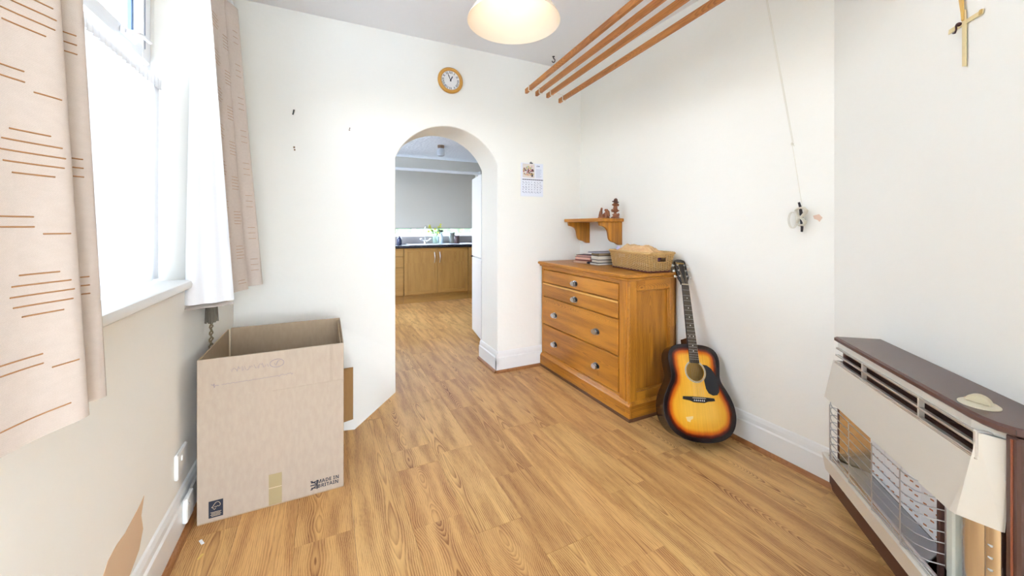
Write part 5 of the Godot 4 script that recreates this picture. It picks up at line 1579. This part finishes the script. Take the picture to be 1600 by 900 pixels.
func build_kitchen() -> void:
	var zf := -6.06; var zb := -6.655
	var us := Vector2(1.7, 1.1)
	var b: MB
	# base units
	var specs := [[0.02, 0.556, "door", "oak base unit with a single door at the far left of the run"], [0.56, 1.083, "drawers", "oak drawer unit beside the sink unit, three drawer fronts"], [1.087, 2.136, "doors", "oak double-door sink unit under the kitchen window"], [2.14, 2.88, "door", "oak end unit beside the white fridge, mostly hidden"]]
	for s in specs:
		var x0: float = s[0]; var x1: float = s[1]
		var t := thing("base_unit", Vector3((x0 + x1) / 2, 0, (zf + zb) / 2), s[3], "cabinet", "kitchen base units")
		b = MB.new(); b.us = us
		b.bb(Vector3(x0, 0.13, zb), Vector3(x1, 0.87, zf - 0.02)); part("body", b, M.oak, t)
		b = MB.new(); b.us = us; b.g = Vector3.RIGHT; b.bb(Vector3(x0, 0, zf - 0.06), Vector3(x1, 0.128, zf - 0.042)); part("plinth", b, M.oak, t)
		if s[2] == "drawers":
			for q in [[0.742, 0.868], [0.575, 0.735], [0.135, 0.568]]:
				b = MB.new(); b.us = us; b.g = Vector3.RIGHT; b.uo = Vector2(q[0] * 3, q[0])
				b.bb(Vector3(x0 + 0.003, q[0], zf - 0.018), Vector3(x1 - 0.003, q[1], zf), 0.003)
				var dw := part("drawer", b, M.oak, t)
				b = MB.new()
				var hp: Array = []
				for i in 9: hp.append(Vector3((x0 + x1) / 2 - 0.07 + i * 0.0175, (q[0] + q[1]) / 2, zf + 0.03 * sin(PI * i / 8.0)))
				b.tube(hp, 0.006, 8); part("handle", b, M.steel, dw)
		elif s[2] == "doors":
			var xm := (x0 + x1) / 2
			for q in [[x0 + 0.003, xm - 0.002, xm - 0.046], [xm + 0.002, x1 - 0.003, xm + 0.040]]:
				b = MB.new(); b.us = us; b.uo = Vector2(q[0], 0.3); door_front(b, q[0], q[1], 0.135, 0.868, zf)
				var dr := part("door", b, M.oak, t)
				part("handle", bow_handle(q[2], 0.63, 0.80, zf - 0.002), M.steel, dr)
		else:
			b = MB.new(); b.us = us; door_front(b, x0 + 0.003, x1 - 0.003, 0.135, 0.868, zf)
			var dr := part("door", b, M.oak, t)
			part("handle", bow_handle(x1 - 0.05, 0.63, 0.80, zf - 0.002), M.steel, dr)
	# worktop
	b = MB.new(); b.bb(Vector3(-0.28, 0.872, zb), Vector3(2.89, 0.912, zf + 0.03), 0.008)
	var wk := smat(c8(44, 44, 54), 0.25); wk.albedo_texture = mottled(256, 0.3, c8(255, 255, 255), c8(120, 120, 130), 91, 0.2)
	single("worktop", b, wk, "dark speckled kitchen worktop running beneath the window", "worktop")
	b = MB.new(); b.bb(Vector3(-0.28, 0.9125, -6.659), Vector3(2.89, 1.035, -6.645), 0.002)
	struct("trim_3", b, smat(c8(150, 146, 146), 0.3))
	# sink
	var t := thing("kitchen_sink", Vector3(1.75, 0.912, -6.34), "inset steel sink with drainer let into the dark worktop", "sink")
	b = MB.new()
	b.bb(Vector3(1.20, 0.9125, -6.57), Vector3(2.30, 0.920, -6.53), 0.003); b.bb(Vector3(1.20, 0.9125, -6.14), Vector3(2.30, 0.920, -6.10), 0.003)
	b.bb(Vector3(1.201, 0.9125, -6.529), Vector3(1.24, 0.9197, -6.141), 0.002); b.bb(Vector3(2.26, 0.9125, -6.529), Vector3(2.299, 0.9197, -6.141), 0.002)
	part("rim", b, M.steel, t)
	b = MB.new(); b.bb(Vector3(1.24, 0.9125, -6.53), Vector3(2.26, 0.9140, -6.14)); part("basin", b, M.brushed, t)
	b = MB.new()
	for i in 9: b.bb(Vector3(1.80 + i * 0.05, 0.914, -6.52), Vector3(1.815 + i * 0.05, 0.917, -6.15), 0.001)
	part("drainer_ribs", b, M.brushed, t)
	# tap
	t = thing("mixer_tap", Vector3(1.53, 0.92, -6.55), "tall chrome mixer tap with two handles behind the sink", "tap")
	b = MB.new()
	b.tube([Vector3(1.53, 0.92, -6.55), Vector3(1.53, 1.16, -6.55), Vector3(1.53, 1.21, -6.54), Vector3(1.53, 1.225, -6.50), Vector3(1.53, 1.215, -6.45), Vector3(1.53, 1.17, -6.42)], 0.011, 10)
	b.lathe([Vector2(0.028, 0.92), Vector2(0.026, 0.96), Vector2(0.014, 0.975)], 16, Transform3D(Basis.IDENTITY, Vector3(1.53, 0, -6.55)))
	part("spout", b, M.chrome, t)
	for s in [-1, 1]:
		b = MB.new(); b.tube([Vector3(1.53, 0.95, -6.55), Vector3(1.53 + s * 0.05, 0.965, -6.54), Vector3(1.53 + s * 0.075, 0.985, -6.53)], 0.011, 8); b.blob(Vector3(1.53 + s * 0.08, 0.99, -6.53), Vector3(0.022, 0.018, 0.018)); part("handle", b, M.chrome, t)
	# soap bottle
	t = thing("soap_bottle", Vector3(1.075, 0.912, -6.42), "dark blue soap pump bottle at the left end of the sink", "bottle")
	b = MB.new(); b.lathe([Vector2(0, 0), Vector2(0.036, 0), Vector2(0.038, 0.01), Vector2(0.038, 0.09), Vector2(0.03, 0.115), Vector2(0.012, 0.125), Vector2(0.012, 0.14), Vector2(0, 0.14)], 20, Transform3D(Basis.IDENTITY, Vector3(1.075, 0.912, -6.42))); part("bottle", b, smat(c8(44, 50, 78), 0.2), t)
	b = MB.new(); b.tube([Vector3(1.075, 1.05, -6.42), Vector3(1.075, 1.10, -6.42), Vector3(1.09, 1.105, -6.40)], 0.006, 8); b.lathe([Vector2(0.012, 0.0), Vector2(0.014, 0.02), Vector2(0, 0.022)], 12, Transform3D(Basis.IDENTITY, Vector3(1.075, 1.05, -6.42))); part("pump", b, M.white, t)
	# flower vase on the window ledge side
	t = thing("flower_vase", Vector3(1.71, 0.914, -6.56), "glass vase of small yellow flowers behind the sink", "vase")
	b = MB.new(); b.lathe([Vector2(0, 0.002), Vector2(0.045, 0.002), Vector2(0.048, 0.02), Vector2(0.046, 0.13), Vector2(0.042, 0.13), Vector2(0.043, 0.02), Vector2(0, 0.012)], 24, Transform3D(Basis.IDENTITY, Vector3(1.71, 0.914, -6.56))); part("vase", b, glass_mat(Color(0.85, 0.95, 0.92), 0.25), t)
	b = MB.new()
	var r := RandomNumberGenerator.new(); r.seed = 6
	var heads: Array = []
	for i in 12:
		var e := Vector3(1.71 + r.randf_range(-0.12, 0.10), 1.10 + r.randf_range(0, 0.15), -6.55 + r.randf_range(-0.05, 0.05))
		b.tube([Vector3(1.71 + r.randf_range(-0.02, 0.02), 0.93, -6.56), Vector3(1.71, 1.05, -6.56).lerp(e, 0.35), e], 0.003, 5); heads.append(e)
		b.blob(Vector3(1.71, 1.02, -6.56).lerp(e, 0.6) + Vector3(0.012, 0, 0), Vector3(0.02, 0.007, 0.01), Basis(Vector3(0, 0, 1), 0.6 + i), 5, 8)
	part("stems", b, smat(c8(110, 140, 70), 0.7), t)
	b = MB.new()
	for e in heads:
		for k in 5: b.blob(e + Vector3(cos(TAU * k / 5), sin(TAU * k / 5) * 0.8, 0.3) * 0.011, Vector3(0.009, 0.009, 0.006), Basis.IDENTITY, 5, 7)
	part("flowers", b, smat(c8(222, 218, 96), 0.7), t)
	# spray bottle
	t = thing("spray_bottle", Vector3(1.80, 0.914, -6.50), "pale spray bottle with a dark trigger beside the vase", "bottle")
	b = MB.new(); b.lathe([Vector2(0, 0), Vector2(0.036, 0), Vector2(0.038, 0.02), Vector2(0.036, 0.12), Vector2(0.016, 0.18), Vector2(0.014, 0.20), Vector2(0, 0.2)], 20, Transform3D(Basis.IDENTITY, Vector3(1.80, 0.914, -6.50))); part("bottle", b, smat(c8(196, 214, 226), 0.25), t)
	b = MB.new(); b.bb(Vector3(1.775, 1.115, -6.52), Vector3(1.83, 1.15, -6.48), 0.006); b.bb(Vector3(1.75, 1.13, -6.51), Vector3(1.78, 1.15, -6.49), 0.004); b.tube([Vector3(1.78, 1.115, -6.5), Vector3(1.765, 1.08, -6.5)], 0.006, 6); part("trigger", b, smat(c8(60, 62, 66), 0.4), t)
	# jars
	b = MB.new(); b.lathe([Vector2(0, 0), Vector2(0.052, 0), Vector2(0.055, 0.01), Vector2(0.055, 0.155), Vector2(0.047, 0.165), Vector2(0.05, 0.168), Vector2(0.05, 0.195), Vector2(0, 0.197)], 24, Transform3D(Basis.IDENTITY, Vector3(2.01, 0.914, -6.55)))
	single("storage_jar", b, smat(c8(112, 116, 110), 0.3), "taller grey-green storage jar at the right of the sink", "jar")
	b = MB.new(); b.lathe([Vector2(0, 0), Vector2(0.046, 0), Vector2(0.05, 0.01), Vector2(0.05, 0.11), Vector2(0.042, 0.12), Vector2(0.045, 0.124), Vector2(0.044, 0.14), Vector2(0, 0.142)], 24, Transform3D(Basis.IDENTITY, Vector3(2.06, 0.914, -6.44)))
	single("storage_jar", b, smat(c8(70, 50, 52), 0.3), "shorter dark brown jar in front of the grey-green jar", "jar")
	# fridge
	t = thing("fridge", Vector3(1.75, 0, -3.85), "tall white fridge standing just beyond the arch", "fridge")
	var P := [Vector2(1.404, -3.59), Vector2(1.470, -4.04)]
	b = MB.new()
	b.prism(PackedVector2Array([P[0] + Vector2(0.05, 0), P[1] + Vector2(0.05, 0), P[1] + Vector2(0.6, -0.02), P[0] + Vector2(0.65, -0.02)]), -0.04, -1.74, Transform3D(Basis(Vector3(1, 0, 0), Vector3(0, 0, 1), Vector3(0, -1, 0)), Vector3.ZERO), 0.006)
	part("cabinet", b, M.gloss, t)
	for q in [[0.055, 0.872], [0.882, 1.738]]:
		b = MB.new()
		b.prism(PackedVector2Array([P[0], P[1], P[1] + Vector2(0.047, 0), P[0] + Vector2(0.047, 0)]), -q[0], -q[1], Transform3D(Basis(Vector3(1, 0, 0), Vector3(0, 0, 1), Vector3(0, -1, 0)), Vector3.ZERO), 0.006)
		part("door", b, M.gloss, t)
	b = MB.new()
	for q in [P[0] + Vector2(0.06, -0.05), P[1] + Vector2(0.06, 0.05), P[0] + Vector2(0.55, -0.08), P[1] + Vector2(0.5, 0.05)]: b.lathe([Vector2(0, 0), Vector2(0.02, 0), Vector2(0.02, 0.02), Vector2(0.012, 0.045), Vector2(0, 0.045)], 14, Transform3D(Basis.IDENTITY, Vector3(q.x, 0, q.y)))
	part("foot", b, M.black, t)
	b = MB.new(); b.box(Vector3(P[1].x - 0.004, 0.877, P[1].y + 0.004), Vector3(0.02, 0.012, 0.02), 0.002); part("hinge", b, M.black, t)
	# roller blind
	t = thing("roller_blind", Vector3(1.76, 1.18, -6.60), "grey roller blind drawn down over the kitchen window", "blind")
	b = MB.new(); b.bb(Vector3(0.58, 1.185, -6.603), Vector3(2.46, 2.18, -6.600))
	var bl := smat(c8(188, 184, 174), 0.9); bl.backlight_enabled = true; bl.backlight = Color(0.42, 0.42, 0.42)
	part("fabric", b, bl, t)
	b = MB.new(); b.tube([Vector3(0.50, 2.185, -6.585), Vector3(2.535, 2.185, -6.585)], 0.028, 16); part("roller", b, M.upvc, t)
	b = MB.new(); b.bb(Vector3(2.535, 2.15, -6.655), Vector3(2.55, 2.225, -6.55), 0.004); b.bb(Vector3(0.485, 2.15, -6.655), Vector3(0.50, 2.225, -6.55), 0.004); part("bracket", b, M.white, t)
	b = MB.new(); b.bb(Vector3(0.58, 1.172, -6.607), Vector3(2.46, 1.188, -6.597), 0.003); part("bottom_bar", b, smat(c8(150, 150, 150), 0.4), t)
	# kitchen window
	b = MB.new()
	for x in [0.5, 1.35, 2.46]: b.bb(Vector3(x, 1.04, -6.80), Vector3(x + 0.06, 2.16, -6.74), 0.005)
	for y in [1.04, 2.10]: b.bb(Vector3(0.502, y + 0.001, -6.798), Vector3(2.518, y + (0.042 if y < 1.5 else 0.058), -6.742), 0.003)
	var kw := struct("window_2", b, M.upvc)
	b = MB.new(); b.bb(Vector3(0.52, 1.05, -6.773), Vector3(2.50, 2.14, -6.767)); part("pane", b, glass_mat(Color(0.9, 0.97, 0.95)), kw)
	b = MB.new(); b.bb(Vector3(0.5, 1.036, -6.74), Vector3(2.52, 1.052, -6.655), 0.003); struct("trim_4", b, M.gloss)
	# ceiling fitting
	t = thing("ceiling_light", Vector3(1.51, 2.4, -5.48), "small kitchen ceiling light with a ribbed glass jar shade", "light")
	var cx := Transform3D(Basis.IDENTITY, Vector3(1.51, 2.4, -5.48))
	b = MB.new(); b.lathe([Vector2(0, -0.045), Vector2(0.042, -0.045), Vector2(0.048, -0.03), Vector2(0.048, 0), Vector2(0, 0)], 24, cx); part("cap", b, smat(c8(132, 110, 92), 0.5), t)
	b = MB.new()
	var pr := [Vector2(0.042, -0.045), Vector2(0.050, -0.06), Vector2(0.050, -0.145), Vector2(0.044, -0.155), Vector2(0, -0.157)]
	b.lathe(pr, 24, cx)
	for i in 24: b.tube([cx * Vector3(0.0505 * cos(TAU * i / 24), -0.062, 0.0505 * sin(TAU * i / 24)), cx * Vector3(0.0505 * cos(TAU * i / 24), -0.143, 0.0505 * sin(TAU * i / 24))], 0.003, 5)
	part("glass_shade", b, smat(c8(206, 212, 220), 0.15), t)

# ---------------------------------------------------------------- things along the left wall
func build_left_things() -> void:
	var b: MB
	# tassel tie-back
	var t := thing("tassel", Vector3(-0.49, 0.61, -2.24), "grey curtain tie-back tassel hanging beneath the far curtain", "tassel")
	var c := Vector3(-0.488, 0, -2.24)
	b = MB.new()
	var r := RandomNumberGenerator.new(); r.seed = 2
	for i in 60:
		var a := r.randf() * TAU; var q := 0.024 * sqrt(r.randf())
		var top := c + Vector3(cos(a) * q * 0.8, 0.895, sin(a) * q * 0.9); var bot := c + Vector3(cos(a) * q * 1.05, 0.748 + r.randf() * 0.006, sin(a) * q * 1.2)
		b.tube([top, top.lerp(bot, 0.5) + Vector3(0, 0, r.randf_range(-0.001, 0.001)), bot], 0.0028, 4)
	part("fringe", b, smat(c8(118, 110, 96), 0.9), t)
	b = MB.new(); b.blob(c + Vector3(0, 0.905, 0), Vector3(0.024, 0.022, 0.024)); part("head", b, smat(c8(100, 92, 80), 0.9), t)
	b = MB.new()
	for k in 2:
		var pts: Array = []
		for i in 24:
			var a := i / 23.0
			pts.append(c + Vector3(0.004 * sin(a * 30.0 + k * PI), 0.756 - 0.145 * a, (0.010 + 0.018 * a) * (1 if k == 0 else -0.3) + 0.004 * cos(a * 30.0 + k * PI)))
		b.tube(pts, 0.0038, 5)
	part("twisted_cord", b, smat(c8(128, 112, 84), 0.9), t)
	b = MB.new()
	b.tube([c + Vector3(0, 0.92, 0), c + Vector3(0, 1.15, 0), Vector3(WL, 1.16, -2.24)], 0.004, 6)
	part("hanging_loop", b, smat(c8(128, 112, 84), 0.9), t)
	# sockets
	b = MB.new(); b.bb(Vector3(WL, 0.232, -1.975), Vector3(WL + 0.012, 0.330, -1.86), 0.004)
	t = thing("wall_socket", Vector3(WL, 0.232, -1.92), "white plastic wall socket above the skirting beside the cardboard box", "socket")
	part("plate", b, M.gloss, t)
	b = MB.new(); b.bb(Vector3(WL + 0.012, 0.292, -1.905), Vector3(WL + 0.017, 0.312, -1.893), 0.002); part("switch", b, M.gloss, t)
	b = MB.new(); b.bb(Vector3(WL + 0.018, 0.045, -1.965), Vector3(WL + 0.034, 0.140, -1.885), 0.004)
	t = thing("skirting_socket", Vector3(WL + 0.02, 0.045, -1.925), "white socket box screwed onto the left skirting beside the cardboard box", "socket")
	part("plate", b, M.gloss, t)
	b = MB.new(); b.blob(Vector3(WL + 0.035, 0.115, -1.90), Vector3(0.003, 0.005, 0.005)); part("screw_head", b, M.brushed, t)
	# crumbs of paper
	b = MB.new(); b.box(Vector3(-0.427, 0.0022, -1.820), Vector3(0.010, 0.003, 0.030), 0.001, Basis(Vector3.UP, 0.5)); single("paper_scrap", b, M.white, "white paper scrap on the floor in front of the cardboard box", "scrap")
	b = MB.new(); b.box(Vector3(-0.412, 0.0018, -1.742), Vector3(0.008, 0.0025, 0.024), 0.0008, Basis(Vector3.UP, -0.4)); single("wood_splinter", b, smat(c8(226, 196, 110), 0.7), "yellowish splinter on the floor nearest the left skirting", "scrap")

func build_outside() -> void:
	var b := MB.new()
	b.bb(Vector3(-30, -0.4, -40), Vector3(30, -0.3, 20))
	struct("ground_outside", b, smat(c8(186, 184, 180), 0.95))
	# hedge beyond the kitchen window
	b = MB.new()
	var r := RandomNumberGenerator.new(); r.seed = 31
	for i in 4200:
		var p := Vector3(r.randf_range(-2, 6), r.randf_range(-0.3, 1.9), -10.5 + r.randf_range(-0.3, 0.3))
		p.y = minf(p.y, 1.75 + 0.12 * sin(p.x * 3.0))
		var bs := Basis.from_euler(Vector3(r.randf() * TAU, r.randf() * TAU, r.randf() * TAU))
		var s := r.randf_range(0.05, 0.11)
		b.poly([p + bs * Vector3(-s, 0, 0), p + bs * Vector3(0, s * 0.5, 0.01), p + bs * Vector3(s, 0, 0), p + bs * Vector3(0, -s * 0.5, 0.01)], bs.z)
	var hm := smat(c8(96, 122, 44), 0.8); hm.backlight_enabled = true; hm.backlight = Color(0.2, 0.22, 0.1)
	var hd := thing("garden_hedge", Vector3(2, -0.3, -10.5), "green garden hedge outside the kitchen window below the blind", "hedge")
	var lv := part("leaves", b, hm, hd); lv.set_meta("kind", "stuff")
	b = MB.new(); b.bb(Vector3(-2, -0.3, -10.75), Vector3(6, 1.55, -10.3), 0.05); part("core", b, smat(c8(60, 84, 36), 0.9), hd)
